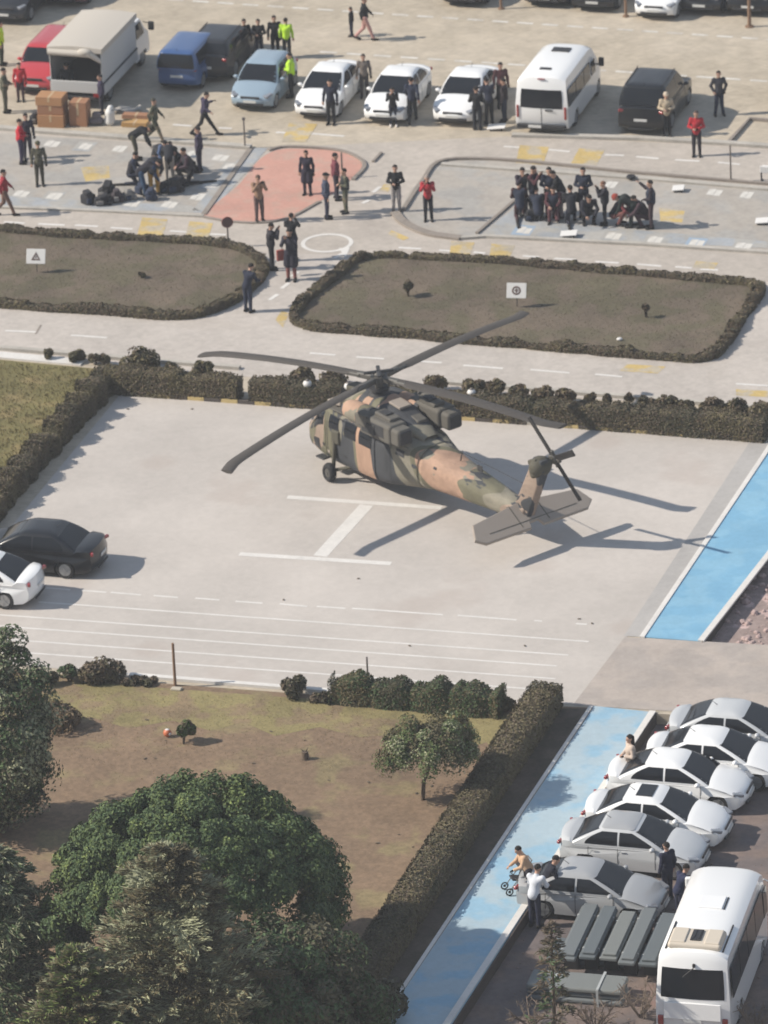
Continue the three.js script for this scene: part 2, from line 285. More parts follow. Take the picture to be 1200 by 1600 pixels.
// ---------------------------------------------------------------- kerbs
const kerb = (pts, w = 0.16, h = 0.1, m = M.kerb, n = 0) => struct('kerb', band(n ? curve(line(pts), n) : line(pts), w, 0.002, h), m);
kerb([[-200, 186], [53, 206], [392, 232]], 0.34, 0.12);
kerb([[800, 213], [1000, 218], [1137, 226], [1400, 243]], 0.3, 0.12);
kerb([[1139, 224], [1172, 188], [1400, 206]], 0.14, 0.12, M.darkkerb);
kerb([[392, 232], [318, 336]], 0.2, 0.05, M.darkkerb);
kerb([[-100, 318], [0, 325], [160, 331], [318, 339]], 0.18, 0.08);
kerb([[420, 236], [440, 231], [528, 236], [560, 248], [570, 260], [552, 282]], 0.14, 0.08, M.darkkerb, 24);
kerb([[318, 340], [360, 347], [405, 349], [446, 343], [500, 316]], 0.12, 0.06, M.darkkerb, 24);
kerb([[630, 330], [660, 285], [690, 253], [760, 250], [1000, 272], [1200, 289], [1500, 312]], 0.15, 0.1, M.darkkerb, 60);
kerb([[617, 334], [632, 350], [668, 366], [720, 374]], 0.34, 0.1, M.darkkerb, 16);
kerb([[720, 374], [760, 371], [1000, 383], [1200, 396], [1500, 420]], 0.2, 0.1, M.kerb);
kerb([[745, 366], [812, 308]], 0.12, 0.08, M.darkkerb);
kerb([[690, 258], [1000, 280], [1200, 297], [1500, 320]], 0.24, 0.09, M.kerb);
kerb([[-200, 532], [0, 546], [375, 577]], 0.22, 0.12);
kerb([[-200, 541], [0, 556], [130, 568]], 0.5, 0.06, M.white);
kerb([[700, 600], [1200, 640], [1400, 655]], 0.2, 0.12);
kerb([[583, 254], [596, 240]], 0.1, 0.08, M.darkkerb);
kerb([[56, 522], [64, 508]], 0.08, 0.012, M.darkkerb);
kerb([[203, 1057], [440, 1076], [800, 1104]], 0.2, 0.1, M.white);
{ // yellow and black kerb stones at the far side of the helipad
  const k = thing('kerb', null, null, null); tag(k, null, null, null, 'structure');
  const a = at(190, 616), b = at(1150, 687), n = 36, ym = mat(alb(222, 198, 140), 0.85), gm = mat(alb(96, 88, 82), 0.85), wm = mat(alb(215, 208, 195), 0.85);
  for (let i = 0; i < n; i++) part('kerb_stone', band([a.clone().lerp(b, (i + 0.02) / n), a.clone().lerp(b, (i + 0.98) / n)], 0.2, 0.008, 0.13), i % 2 ? gm : i % 4 ? ym : i % 3 ? ym : wm, k);
}
{ // lumps and crumbs on the earth bank and the car park, one mass each
  const mk = (name, poly, n, r0, r1, m, seed) => {
    const r = rng(seed), gs = [];
    for (let i = 0; i < n; i++) { const p = at(lerp(poly[0], poly[2], r()), lerp(poly[1], poly[3], r()), LOW), s = lerp(r0, r1, r() ** 3); if (name === 'rubble' && (p.x - at(1095, 1003, LOW).x) < (at(1095, 1003, LOW).z - p.z) * 0.31 + 0.4) continue; const g = new THREE.IcosahedronGeometry(s, 0); g.scale(1, 0.5 + r() * 0.4, 0.7 + r() * 0.5); g.rotateY(r() * 6); g.translate(p.x, LOW + s * 0.15, p.z); gs.push(g); }
    tag(part(name, gs, m, scene), null, null, null, 'stuff');
  };
  mk('rubble', [1110, 880, 1260, 1012], 240, 0.03, 0.16, mat(alb(196, 172, 166), 1), 41);
  mk('gravel', [720, 1340, 1200, 1600], 500, 0.015, 0.05, mat(alb(140, 122, 112), 1), 42);
}
// ================================================================ plants
// leaves as small bent quads; pick(r) gives {p, n, s, c} for one leaf
function leafMass(n, seed, pick) {
  const r = rng(seed), pos = [], col = [], a = V3(), b = V3(), q = V3();
  for (let i = 0; i < n; i++) {
    const L = pick(r, i); if (!L) continue;
    const { p, n: nn, s, c, long = 1.6 } = L;
    q.set(r() - 0.5, r() - 0.5, r() - 0.5); a.crossVectors(nn, q).normalize(); if (L.dir) a.copy(L.dir); b.crossVectors(nn, a).normalize();
    const l = s * long * 0.5, w = s * 0.5, k = 0.25 * s;
    const P = [p.clone().addScaledVector(a, -l), p.clone().addScaledVector(b, w).addScaledVector(nn, k), p.clone().addScaledVector(a, l), p.clone().addScaledVector(b, -w).addScaledVector(nn, k)];
    const t = 0.82 + r() * 0.36;
    for (const j of [0, 2, 1, 0, 3, 2]) { pos.push(P[j].x, P[j].y, P[j].z); col.push(c[0] * t, c[1] * t, c[2] * t); }
  }
  const g = new THREE.BufferGeometry();
  g.setAttribute('position', new THREE.Float32BufferAttribute(pos, 3)); g.setAttribute('color', new THREE.Float32BufferAttribute(col, 3));
  g.computeVertexNormals(); return g;
}
const LEAF = new THREE.MeshStandardMaterial({ vertexColors: true, roughness: 0.75, side: THREE.DoubleSide });
const BARK = texMat(mottled(256, 1.5, alb(120, 104, 88, 0.6), { coarse: 0.3, fine: 0.4, seed: 51, fp: 48 }), 1);
const TWIG = mat(alb(92, 80, 66, 0.5), 1);
const rndUnit = (r) => { const z = r() * 2 - 1, a = r() * 6.2832, s = Math.sqrt(1 - z * z); return V3(s * Math.cos(a), z, s * Math.sin(a)); };
const C = { silver: alb(158, 164, 138, 0.7), olive: alb(120, 110, 78, 0.68), dkolive: alb(92, 88, 64, 0.68), brown: alb(112, 97, 78, 0.68), green: alb(98, 116, 64, 0.7), deep: alb(74, 96, 56, 0.74), grey: alb(142, 144, 114, 1.0), dry: alb(132, 112, 84, 0.66), bright: alb(116, 130, 70, 0.85) };
const pickC = (list, r) => list[(r() * list.length) | 0];

// a clipped hedge along a line of ground points
function hedge(label, pts, w, h, cols, o = {}) {
  const { closed = false, density = 950, leaf = 0.05, bumpy = 0.12, scallop = 0, seed = 1, y0 = 0, group } = o;
  const lens = [], n = pts.length; let total = 0;
  for (let i = 0; i < (closed ? n : n - 1); i++) { const l = pts[i].distanceTo(pts[(i + 1) % n]); lens.push(l); total += l; }
  const where = (s, p, d) => { let i = 0; while (i < lens.length - 1 && s > lens[i]) s -= lens[i++]; const a = pts[i], b = pts[(i + 1) % n]; p.lerpVectors(a, b, s / lens[i]); d.subVectors(b, a).setY(0).normalize(); };
  const hs = (s) => h * (1 + bumpy * (vnoise(s * 1.7, seed * 3.1, 4096, seed) - 0.5) * 2 + bumpy * (vnoise(s * 5, seed, 4096, seed + 2) - 0.5)) * (scallop ? 0.62 + 0.38 * Math.abs(Math.sin(s * Math.PI / scallop)) ** 0.5 : 1);
  const ws = (s) => w * (1 + bumpy * (vnoise(s * 1.3, seed * 5.3, 4096, seed + 4) - 0.5) * 1.6) * (scallop ? 0.7 + 0.3 * Math.abs(Math.sin(s * Math.PI / scallop)) ** 0.5 : 1);
  const root = thing('hedge', label, 'hedge', null, 0, group);
  // twiggy core
  const p = V3(), d = V3(), core = []; const step = 0.25, prof = [[-0.42, 0], [-0.46, 0.5], [-0.4, 0.86], [0, 0.93], [0.4, 0.86], [0.46, 0.5], [0.42, 0]]; let prev = null;
  const idx = [], pos = [];
  const m = Math.max(2, Math.ceil(total / step));
  for (let k = 0; k <= m; k++) { const s = Math.min(total - 1e-4, total * k / m); where(s, p, d); const H = hs(s), Wd = ws(s); for (const [x, y] of prof) { const j = 1 + 0.06 * (vnoise(s * 6 + x * 9, y * 7, 4096, seed + 6) - 0.5); pos.push(p.x - d.z * x * Wd * j, y0 + y * H * j, p.z + d.x * x * Wd * j); } if (k) for (let i = 0; i < 6; i++) { const a = (k - 1) * 7 + i, b = k * 7 + i; idx.push(a, b, a + 1, b, b + 1, a + 1); } }
  if (!closed) for (const e of [0, m * 7]) for (let i = 1; i < 6; i++) e ? idx.push(e, e + i, e + i + 1) : idx.push(e, e + i + 1, e + i);
  const g = new THREE.BufferGeometry(); g.setAttribute('position', new THREE.Float32BufferAttribute(pos, 3)); g.setIndex(idx); g.computeVertexNormals();
  part('branches', g, mat(cols[0].map((v) => v * 0.95), 1), root);
  const area = total * (w + 2 * h) + (closed ? 0 : 2 * w * h), N = Math.round(area * density);
  const lm = leafMass(N, seed * 97 + 5, (r) => {
    const t = r() * (w + 2 * h + (closed ? 0 : 0)), s = r() * (total - 1e-4); where(s, p, d);
    const H = hs(s), Wd = ws(s); let x, y, nx, ny;
    if (t < w) { x = (r() - 0.5) * Wd; const e = Math.abs(x) / (Wd / 2); y = H * (1 - 0.12 * e ** 4) + (r() - 0.6) * 0.09; nx = x / Wd; ny = 1; }
    else { const sd = t < w + h ? 1 : -1; y = r() * H; x = sd * (Wd / 2 + (r() - 0.6) * 0.08); nx = sd; ny = 0.25; }
    let al = 0; if (!closed && r() < 0.06 * Math.min(1, 6 / total)) { al = r() < 0.5 ? -1 : 1; where(al < 0 ? 0 : total - 1e-4, p, d); x = (r() - 0.5) * w; y = r() * h; nx = 0; ny = 0.2; }
    const nn = V3(-d.z * nx + d.x * al, ny, d.x * nx + d.z * al).normalize().addScaledVector(rndUnit(r), 0.5).normalize();
    const c = vnoise(s * 1.1, y * 2, 4096, seed + 8) + (r() - 0.5) * 0.7;
    return { p: V3(p.x - d.z * x + d.x * al * 0.05, y0 + Math.max(0.02, y), p.z + d.x * x + d.z * al * 0.05), n: nn, s: leaf * (0.7 + r() * 0.6), c: cols[clamp(Math.floor(c * cols.length), 0, cols.length - 1)] };
  });
  tag(part('leaves', lm, LEAF, root), null, null, null, 'stuff');
  return root;
}
// a rounded or loose shrub
function shrub(name, label, cat, pos, rx, h, cols, o = {}) {
  const { n = 900, leaf = 0.09, seed = 1, clumps = 9, group, rz = rx, loose = 0.35, stems = 3, y0 = 0.03 } = o;
  const root = thing(name, label, cat, pos, 0, group), r = rng(seed * 13 + 3), cl = [];
  for (let i = 0; i < clumps; i++) { const a = r() * 6.28, q = Math.sqrt(r()); cl.push([V3(Math.cos(a) * rx * q * 0.72, h * (0.32 + 0.42 * r() * (1 - q * 0.5)) + y0, Math.sin(a) * rz * q * 0.72), Math.min(rx, h) * (0.34 + loose * r() * 0.5), r()]); }
  const st = []; for (let i = 0; i < stems; i++) { const c = cl[i % clumps][0]; st.push(rod(V3((r() - 0.5) * 0.08, 0, (r() - 0.5) * 0.08), c, 0.03, 0.012, 5)); }
  part('stem', st, TWIG, root);
  tag(part('leaves', leafMass(n, seed * 31 + 1, (r) => { const [c, q, k] = cl[(r() * clumps) | 0], u = rndUnit(r), rr = q * (0.55 + 0.5 * Math.sqrt(r())); const p = c.clone().addScaledVector(u, rr); if (p.y < 0.02) p.y = 0.02 + r() * 0.05; return { p, n: u.addScaledVector(rndUnit(r), 0.7).normalize(), s: leaf * (0.7 + 0.6 * r()), c: cols[clamp(Math.floor((k * 0.6 + r() * 0.4) * cols.length), 0, cols.length - 1)] }; }), LEAF, root), null, null, null, 'stuff');
  return root;
}
// a broad-leaved tree: trunk, limbs, crown of leaf clumps on an uneven dome
function tree(name, label, pos, o) {
  const { rx, ry, rz = rx, cy, trunk = 0.2, clumps = 90, per = 260, leaf = 0.13, cr = 0.55, cols, seed = 1, lean = V3(0, 0, 0), hollow = 0.55, limbs = 7, uneven = 0.25, peak = 0 } = o;
  const root = thing(name, label, 'tree', pos), r = rng(seed * 17 + 9), cc = V3(lean.x, cy, lean.z), cl = [];
  for (let i = 0; i < clumps; i++) {
    const u = rndUnit(r); if (u.y < -0.55 && !o.full) u.y *= -0.6;
    const k = lerp(hollow, 1, Math.cbrt(r())) * (1 + uneven * (vnoise(u.x * 2.2 + 7, u.y * 2.2 + u.z * 3.1 + 9, 64, seed) - 0.5) * 2);
    const tp = 1 - peak * Math.max(0, u.y) * 0.5 * (1 - Math.max(0, u.y)); cl.push([cc.clone().add(V3(u.x * rx * k * tp, u.y * ry * k, u.z * rz * k * tp)), cr * (0.6 + 0.75 * r()), r()]);
  }
  const tr = [], top = cc.clone(); top.y -= ry * 0.55;
  const mid = V3(lean.x * 0.2 + (r() - 0.5) * trunk, top.y * 0.5, lean.z * 0.2);
  tr.push(rod(V3(0, -0.05, 0), mid, trunk, trunk * 0.8, 9), rod(mid, top, trunk * 0.8, trunk * 0.6, 9), ball(trunk * 0.8, mid.x, mid.y, mid.z, 1, 1, 1, 8));
  part('trunk', tr, BARK, root);
  for (let i = 0; i < limbs; i++) { const c = cl[(i * 37) % clumps][0], m = top.clone().lerp(c, 0.5); m.y += 0.15 * ry; part('limb', [rod(top, m, trunk * 0.42, trunk * 0.24, 6), rod(m, c, trunk * 0.24, trunk * 0.06, 5)], BARK, root); }
  tag(part('crown', leafMass(clumps * per, seed * 71 + 3, (r, i) => {
    const [c, q, k] = cl[Math.floor(i / per)], u = rndUnit(r); if (u.y < -0.3 && r() < 0.6) u.y *= -1;
    const rr = q * (0.45 + 0.6 * Math.sqrt(r())), p = c.clone().addScaledVector(u, rr), out = p.clone().sub(cc).normalize();
    return { p, n: u.multiplyScalar(0.7).addScaledVector(out, 0.5).addScaledVector(rndUnit(r), 0.65).normalize(), s: leaf * (0.65 + 0.7 * r()), c: cols[clamp(Math.floor((k * 0.65 + r() * 0.35) * cols.length), 0, cols.length - 1)] };
  }), LEAF, root), null, null, null, 'stuff');
  return root;
}
// a conifer with feathery, drooping sprays
function conifer(label, pos, o) {
  const { h, rad, arms = 90, cols, seed = 1, droop = 0.35, needle = 0.24, thin = 0.05, twigs = 9, per = 9, y0 = 0.1, power = 0.9, up = 0.25, name = 'conifer_tree', trunk = 0.16 } = o;
  const root = thing(name, label, 'tree', pos), r = rng(seed * 29 + 1), sprays = [], wood = [];
  part('trunk', [rod(V3(0, -0.05, 0), V3(0, h * 0.97, 0), trunk, 0.02, 8)], BARK, root);
  for (let i = 0; i < arms; i++) {
    const t = y0 + (1 - y0) * (i + r()) / arms, L = rad * Math.pow(1 - t, power) * (0.45 + 0.85 * r()) + 0.12, a = i * 2.39996 + r() * 0.8;
    const d0 = V3(Math.cos(a), up, Math.sin(a)).normalize(), base = V3(0, t * h, 0), c = r();
    const P = (s) => base.clone().addScaledVector(d0, L * s).add(V3(0, -droop * L * s * s, 0));
    if (L > 0.5) wood.push(rod(base, P(0.6), 0.03, 0.012, 4));
    for (let k = 0; k < twigs; k++) { const s = 0.15 + 0.85 * (k + r()) / twigs, sd = (k % 2 ? 1 : -1), p = P(s), dir = d0.clone().applyAxisAngle(UP, sd * (0.5 + 0.5 * r())).add(V3(0, -droop * s * 0.9 + 0.25 * (r() - 0.4), 0)).normalize(); sprays.push([p, dir, L * 0.42 * (1.15 - s * 0.7) + 0.1, c]); }
    sprays.push([P(0.85), d0.clone().add(V3(0, -droop * 1.4, 0)).normalize(), L * 0.25 + 0.12, c]);
  }
  if (wood.length < 14) for (const w of wood) part('limb', w, BARK, root); else part('limb', wood, BARK, root);
  tag(part('crown', leafMass(sprays.length * per, seed * 53 + 7, (r, i) => {
    const [p0, dir, L, c] = sprays[Math.floor(i / per)], s = r(), p = p0.clone().addScaledVector(dir, L * s).addScaledVector(rndUnit(r), 0.07);
    const d = dir.clone().addScaledVector(rndUnit(r), 0.45).normalize(), n = V3(0, 1, 0).addScaledVector(rndUnit(r), 0.9); n.addScaledVector(d, -n.dot(d)).normalize();
    return { p, n, dir: d, s: thin * (1 + r()), long: needle / thin * (0.5 + 0.4 * r()), c: cols[clamp(Math.floor((c * 0.6 + r() * 0.4) * cols.length), 0, cols.length - 1)] };
  }), LEAF, root), null, null, null, 'stuff');
  return root;
}
// bare twiggy bush
function bareBush(label, pos, h, n, seed, group) {
  const root = thing('bare_bush', label, 'bush', pos, 0, group), r = rng(seed), m = mat(alb(150, 134, 120, 0.6), 1);
  for (let i = 0; i < n; i++) {
    const a = i * 2.4 + r(), d = V3(Math.cos(a) * (0.4 + r() * 0.7), 1, Math.sin(a) * (0.4 + r() * 0.7)).normalize(), L = h * (0.6 + 0.5 * r()), g = [], q = d.clone().multiplyScalar(L);
    g.push(rod(V3(0, 0, 0), q, 0.035, 0.012, 5));
    for (let k = 0; k < 6; k++) { const s = 0.35 + 0.6 * r(), b = d.clone().multiplyScalar(L * s), e = b.clone().add(rndUnit(r).add(V3(0, 0.6, 0)).normalize().multiplyScalar(L * 0.35)); g.push(rod(b, e, 0.016, 0.006, 4)); for (let j = 0; j < 3; j++) { const b2 = b.clone().lerp(e, 0.4 + 0.5 * r()); g.push(rod(b2, b2.clone().add(rndUnit(r).multiplyScalar(L * 0.16)), 0.008, 0.004, 3)); } }
    part('branch', g, m, root);
  }
  return root;
}

// ---------------------------------------------------------------- hedges
hedge('scalloped row of dark shrubs along the left edge of the helipad, beside the green lawn', line([[170, 604], [125, 652], [60, 722], [0, 792], [-70, 880]]), 0.85, 0.8, [C.dkolive, C.brown, C.olive], { scallop: 1.1, seed: 2, bumpy: 0.25 });
hedge('short clipped hedge behind the helipad, left of the gap near the rotor tip', line([[168, 610], [374, 624]]), 0.75, 0.82, [C.dkolive, C.brown, C.olive], { seed: 3 });
hedge('long clipped hedge behind the helipad and the helicopter, right of the gap', line([[396, 626], [700, 648], [1000, 671], [1196, 686]]), 0.75, 0.82, [C.dkolive, C.brown, C.olive], { seed: 4 });
hedge('low brown hedge bordering the flower bed on the left', curve(BED_L, 60, true), 0.36, 0.24, [C.brown, C.dkolive, C.brown, C.olive], { closed: true, seed: 5, density: 950, bumpy: 0.5, leaf: 0.055 });
hedge('low brown hedge bordering the large flower bed behind the helicopter', curve(BED_R, 80, true), 0.36, 0.24, [C.brown, C.dkolive, C.brown, C.olive], { closed: true, seed: 6, density: 950, bumpy: 0.5, leaf: 0.055 });
hedge('broad clipped hedge running along the pale blue walkway', line([[856, 1104], [785, 1210], [705, 1332], [625, 1457], [530, 1602], [485, 1672]]), 0.95, 0.78, [C.olive, C.brown, C.olive, C.dkolive], { seed: 7, density: 800, leaf: 0.055, bumpy: 0.035, y0: 0.04 });
hedge('dense rounded hedge between the running track and the brown lawn above the small tree', line([[522, 1096], [600, 1102], [700, 1110], [784, 1118]]), 0.85, 0.85, [C.dkolive, C.deep, C.olive], { seed: 8, scallop: 1.25, bumpy: 0.2, y0: 0.04 });
// shrubs behind the long hedge
{
  const L = ['tuft', 'small clump', 'wispy tuft', 'broad block', 'thin sprig', 'round ball', 'low tuft'];
  const row = [[78, 562, 0.2, 0.45], [121, 566, 0.28, 0.45], [150, 569, 0.22, 0.5], [164, 570, 0.2, 0.42], [215, 577, 0.82, 0.72], [268, 583, 0.2, 0.5], [320, 588, 0.38, 0.62]];
  const txt = ['leftmost small tuft on the strip beside the green lawn', 'loose small clump on the kerb strip, second from the lawn', 'wispy little bush just left of the broad block bush', 'thin sprig touching the left side of the broad block bush', 'broad dark block shaped bush on the kerb strip above the short hedge', 'thin upright sprig between the block bush and the round ball bush', 'round dark ball bush on the kerb strip near the rotor tip'];
  row.forEach(([x, y, rx, h], i) => shrub('shrub', txt[i], 'shrub', at(x, y), rx, h, [C.brown, C.dkolive, C.olive], { seed: 60 + i, n: 300 + rx * 1500, clumps: 6 + rx * 12 | 0, rz: Math.min(rx, 0.34), group: 'shrubs on the kerb strip behind the helipad' }));
  const row2 = [[742, 640, 0.4, 0.75], [775, 641, 0.35, 0.7], [811, 645, 0.3, 0.65], [850, 649, 0.4, 0.62], [884, 651, 0.35, 0.6], [924, 655, 0.2, 0.6], [951, 657, 0.17, 0.55], [984, 659, 0.14, 0.72], [1008, 661, 0.3, 0.5], [1042, 663, 0.4, 0.55], [1070, 665, 0.3, 0.5], [1112, 669, 0.4, 0.65], [1150, 671, 0.45, 0.62], [1190, 675, 0.4, 0.66], [470, 622, 0.45, 0.7], [520, 624, 0.5, 0.6], [680, 632, 0.4, 0.62]];
  const txt2 = ['first dark bush behind the hedge to the right of the rotor hub', 'rounded bush right beside the first one behind the long hedge', 'ball bush standing alone behind the hedge above the tail', 'left half of the double bush behind the hedge above the tail rotor', 'right half of the double bush behind the hedge above the tail rotor', 'small egg shaped bush between the double bush and the sprig', 'smallest egg shaped bush just left of the tall sprig', 'tall thin sprig poking up behind the long hedge', 'low bush immediately right of the tall sprig', 'middle bush of the group right of the tall sprig', 'low bush ending the group right of the tall sprig', 'bush behind the hedge, third from its right end', 'bush behind the hedge, second from its right end', 'bush behind the last metre of the long hedge at the photo edge', 'dark bush behind the hedge left of the rotor hub', 'low bush behind the hedge under the rotor blade', 'dark bush close behind the rotor hub'];
  row2.forEach(([x, y, rx, h], i) => shrub('shrub', txt2[i], 'shrub', at(x, y - 21), rx, h, [C.dkolive, C.brown, C.olive], { seed: 80 + i, n: 300 + rx * 1500, clumps: 6 + rx * 10 | 0, rz: Math.min(rx, 0.3), group: 'bushes behind the long hedge' }));
}
shrub('bush', 'dark clipped bush between the running track and the lawn, left of the thin pole', 'bush', at(162, 1066), 0.8, 0.7, [C.dkolive, C.brown, C.olive], { seed: 110, n: 1800, clumps: 16, rz: 0.4 });
shrub('bush', 'small dark sprig beside the clipped bush at the track edge', 'bush', at(108, 1066), 0.32, 0.7, [C.dkolive, C.deep], { seed: 111, n: 500 });
shrub('bush', 'little dark bush against the tall tree at the left edge', 'bush', at(76, 1072), 0.3, 0.6, [C.dkolive, C.deep], { seed: 112, n: 450 });
shrub('bush', 'low brown creeping bush right of the clipped bush by the track', 'bush', at(220, 1072), 0.7, 0.25, [C.brown, C.dkolive], { seed: 113, n: 600, rz: 0.3 });
shrub('bush', 'tousled dark bush alone at the track edge between pole and post', 'bush', at(458, 1088), 0.48, 0.72, [C.dkolive, C.brown], { seed: 114, n: 900, clumps: 8 });
shrub('bush', 'low dark bush linking the tousled bush and the rounded hedge', 'bush', at(500, 1100), 0.4, 0.3, [C.dkolive, C.brown], { seed: 115, n: 500 });
shrub('bush', 'reddish brown ragged bush on the lawn beside the tall left tree', 'bush', at(95, 1138), 0.7, 0.8, [C.brown, C.dry, C.brown], { seed: 116, n: 1300, clumps: 12 });
shrub('bush', 'low straggling plant by the corner of the tall hedge at the track', 'bush', at(790, 1112), 0.35, 0.5, [C.dkolive, C.olive], { seed: 117, n: 400 });
shrub('sapling', 'small green sapling with red leaves at its foot on the brown lawn', 'sapling', at(288, 1164), 0.34, 0.95, [C.olive, C.green, C.brown], { seed: 118, n: 700, clumps: 7 });
shrub('sapling', 'bare brown sapling in the large flower bed near its left end', 'sapling', at(638, 463, 0.06), 0.2, 0.95, [C.brown, C.dkolive], { seed: 119, n: 420 });
shrub('sapling', 'small dark sapling in the large flower bed near its right end', 'sapling', at(1010, 496, 0.06), 0.15, 0.75, [C.brown, C.dkolive], { seed: 120, n: 300 });
shrub('sapling', 'tiny dark seedling in the middle of the left flower bed', 'sapling', at(222, 434, 0.06), 0.14, 0.22, [C.brown, C.dkolive], { seed: 121, n: 140 });
// sparse grass over the lawns and beds, each one mass
function tufts(name, poly, n, s, cols, seed, keep = () => true) {
  tag(part(name, leafMass(n, seed, (r) => { const px = lerp(poly[0], poly[2], r()), py = lerp(poly[1], poly[3], r()); if (!keep(px, py, r)) return; const p = at(px, py, 0.05); p.y = 0.06 + s * 0.3; const d = V3(r() - 0.5, 1.2, r() - 0.5).normalize(), nn = V3(r() - 0.5, 0.2, r() - 0.5); nn.addScaledVector(d, -nn.dot(d)).normalize(); return { p, n: nn, dir: d, s: s * 0.5, long: 2.2, c: pickC(cols, r) }; }), LEAF, scene), null, null, null, 'stuff');
}
const inPoly = (P) => { const q = P.map((p) => [p.x, p.z]); return (px, py) => { const w = at(px, py); let c = false; for (let i = 0, j = q.length - 1; i < q.length; j = i++) if ((q[i][1] > w.z) !== (q[j][1] > w.z) && w.x < (q[j][0] - q[i][0]) * (w.z - q[i][1]) / (q[j][1] - q[i][1]) + q[i][0]) c = !c; return c; }; };
const inL = inPoly(BED_L), inR = inPoly(BED_R);
tufts('grass', [-60, 360, 420, 500], 5200, 0.045, [alb(116, 103, 88), alb(124, 110, 90), alb(104, 97, 76)], 201, inL);
tufts('grass', [450, 400, 1190, 570], 9000, 0.045, [alb(116, 103, 88), alb(124, 110, 90), alb(104, 97, 76)], 202, inR);
tufts('grass', [-60, 560, 165, 800], 6000, 0.08, [alb(134, 122, 82), alb(124, 116, 72), alb(148, 132, 90)], 203, (x, y) => y > 566 + x * 0.08 && y < 770 - (x - 10) * 1.15);
tufts('grass', [30, 1064, 850, 1320], 15000, 0.035, [alb(158, 140, 102), alb(150, 136, 92), alb(140, 128, 84), alb(168, 150, 116)], 204, (x, y, r) => y > 1072 + x * 0.045 && x < 850 - (y - 1085) * 0.65 && r() < 1.15 - (y - 1070) / 130 + 0.12);
// ---------------------------------------------------------------- trees
tree('round_tree', 'small tree with leaning trunk and loose crown on the brown lawn beside the tall hedge', at(660, 1252), { rx: 1.3, ry: 0.7, rz: 0.95, cy: 1.66, trunk: 0.07, clumps: 80, per: 280, leaf: 0.052, cr: 0.32, cols: [C.dkolive, C.olive, C.green, C.grey], seed: 4, lean: V3(0.35, 0, -0.15), limbs: 8, uneven: 0.35 });
tree('round_tree', 'huge dense round green tree in the lower left corner', at(318, 1545), { rx: 4.1, ry: 3.05, rz: 3.5, cy: 2.9, trunk: 0.4, clumps: 520, per: 330, leaf: 0.07, cr: 0.36, cols: [C.deep, C.deep, C.green, C.deep, C.green, C.bright], seed: 5, limbs: 10, uneven: 0.1, hollow: 0.86, peak: 0.5 });
tree('round_tree', 'dark broad tree at the bottom edge under the huge round tree', at(450, 1690), { rx: 2.6, ry: 2.0, cy: 2.3, trunk: 0.3, clumps: 160, per: 200, leaf: 0.09, cr: 0.42, cols: [C.deep, C.dkolive, C.deep], seed: 6, uneven: 0.25 });
conifer('grey green conifer with feathery sprays standing before the huge round tree', at(290, 1775), { h: 8.6, rad: 3.4, arms: 120, cols: [C.grey, C.grey, C.olive, C.dkolive], seed: 7, droop: 0.3, needle: 0.18, thin: 0.03, twigs: 13, per: 34, y0: 0.3, up: 0.5, power: 0.6 });
conifer('olive coloured conifer sloping down to the bottom left corner', at(140, 1810), { h: 6.2, rad: 2.6, arms: 110, cols: [C.olive, C.bright, C.olive, C.grey], seed: 8, droop: 0.15, needle: 0.18, thin: 0.032, twigs: 12, per: 28, y0: 0.15, up: 0.5, power: 0.7 });
tree('drooping_tree', 'tall grey green drooping tree standing at the left edge beside the running track', at(2, 1300), { full: true, rx: 1.7, ry: 2.9, rz: 1.6, cy: 3.05, trunk: 0.22, clumps: 190, per: 230, leaf: 0.075, cr: 0.46, cols: [C.dkolive, C.grey, C.deep, C.dkolive], seed: 9, uneven: 0.35, hollow: 0.6 });
conifer('dark grey conifer at the left edge below the drooping tree', at(10, 1560), { h: 4.6, rad: 2.3, arms: 110, cols: [C.dkolive, C.deep, C.grey, C.dkolive], seed: 10, droop: 0.4, needle: 0.18, thin: 0.032, twigs: 11, per: 28, y0: 0.05, power: 0.6 });
conifer('slender brownish conifer top at the bottom edge below the feathery one', at(384, 1690), { h: 4.6, rad: 0.8, arms: 80, cols: [C.dry, C.brown, C.olive], seed: 11, droop: 0.5, needle: 0.2, thin: 0.04, twigs: 6, per: 10, y0: 0.1 });
conifer('thin wispy dark tree in the car park before the stacked grey slats', at(868, 1640, LOW), { h: 3.9, rad: 0.55, arms: 46, cols: [C.dkolive, C.brown, C.deep], seed: 12, droop: 0.3, needle: 0.18, thin: 0.035, twigs: 5, per: 5, y0: 0.05, trunk: 0.06, name: 'wispy_tree' });
shrub('bush', 'dark undergrowth bush at the bottom edge left of the walkway', 'bush', at(575, 1600), 1.3, 1.0, [C.deep, C.dkolive, C.dkolive], { seed: 130, n: 3000, clumps: 18, leaf: 0.11 });
shrub('bush', 'dark undergrowth bush beside the tall hedge near the bottom edge', 'bush', at(505, 1535), 1.1, 0.9, [C.deep, C.dkolive, C.dkolive], { seed: 131, n: 2600, clumps: 16, leaf: 0.11 });
[[1000, 1590, 1.1], [930, 1612, 1.2], [830, 1606, 0.9], [1180, 1615, 1.0]].forEach(([x, y, h], i) => bareBush(['bare twiggy bush right of the stacked slats beside the bus', 'bare twiggy bush at the bottom edge before the stacked slats', 'bare twiggy bush left of the thin conifer in the car park', 'bare twiggy bush beside the bus at the lower right corner'][i], at(x, y, LOW), h, 9, 300 + i));
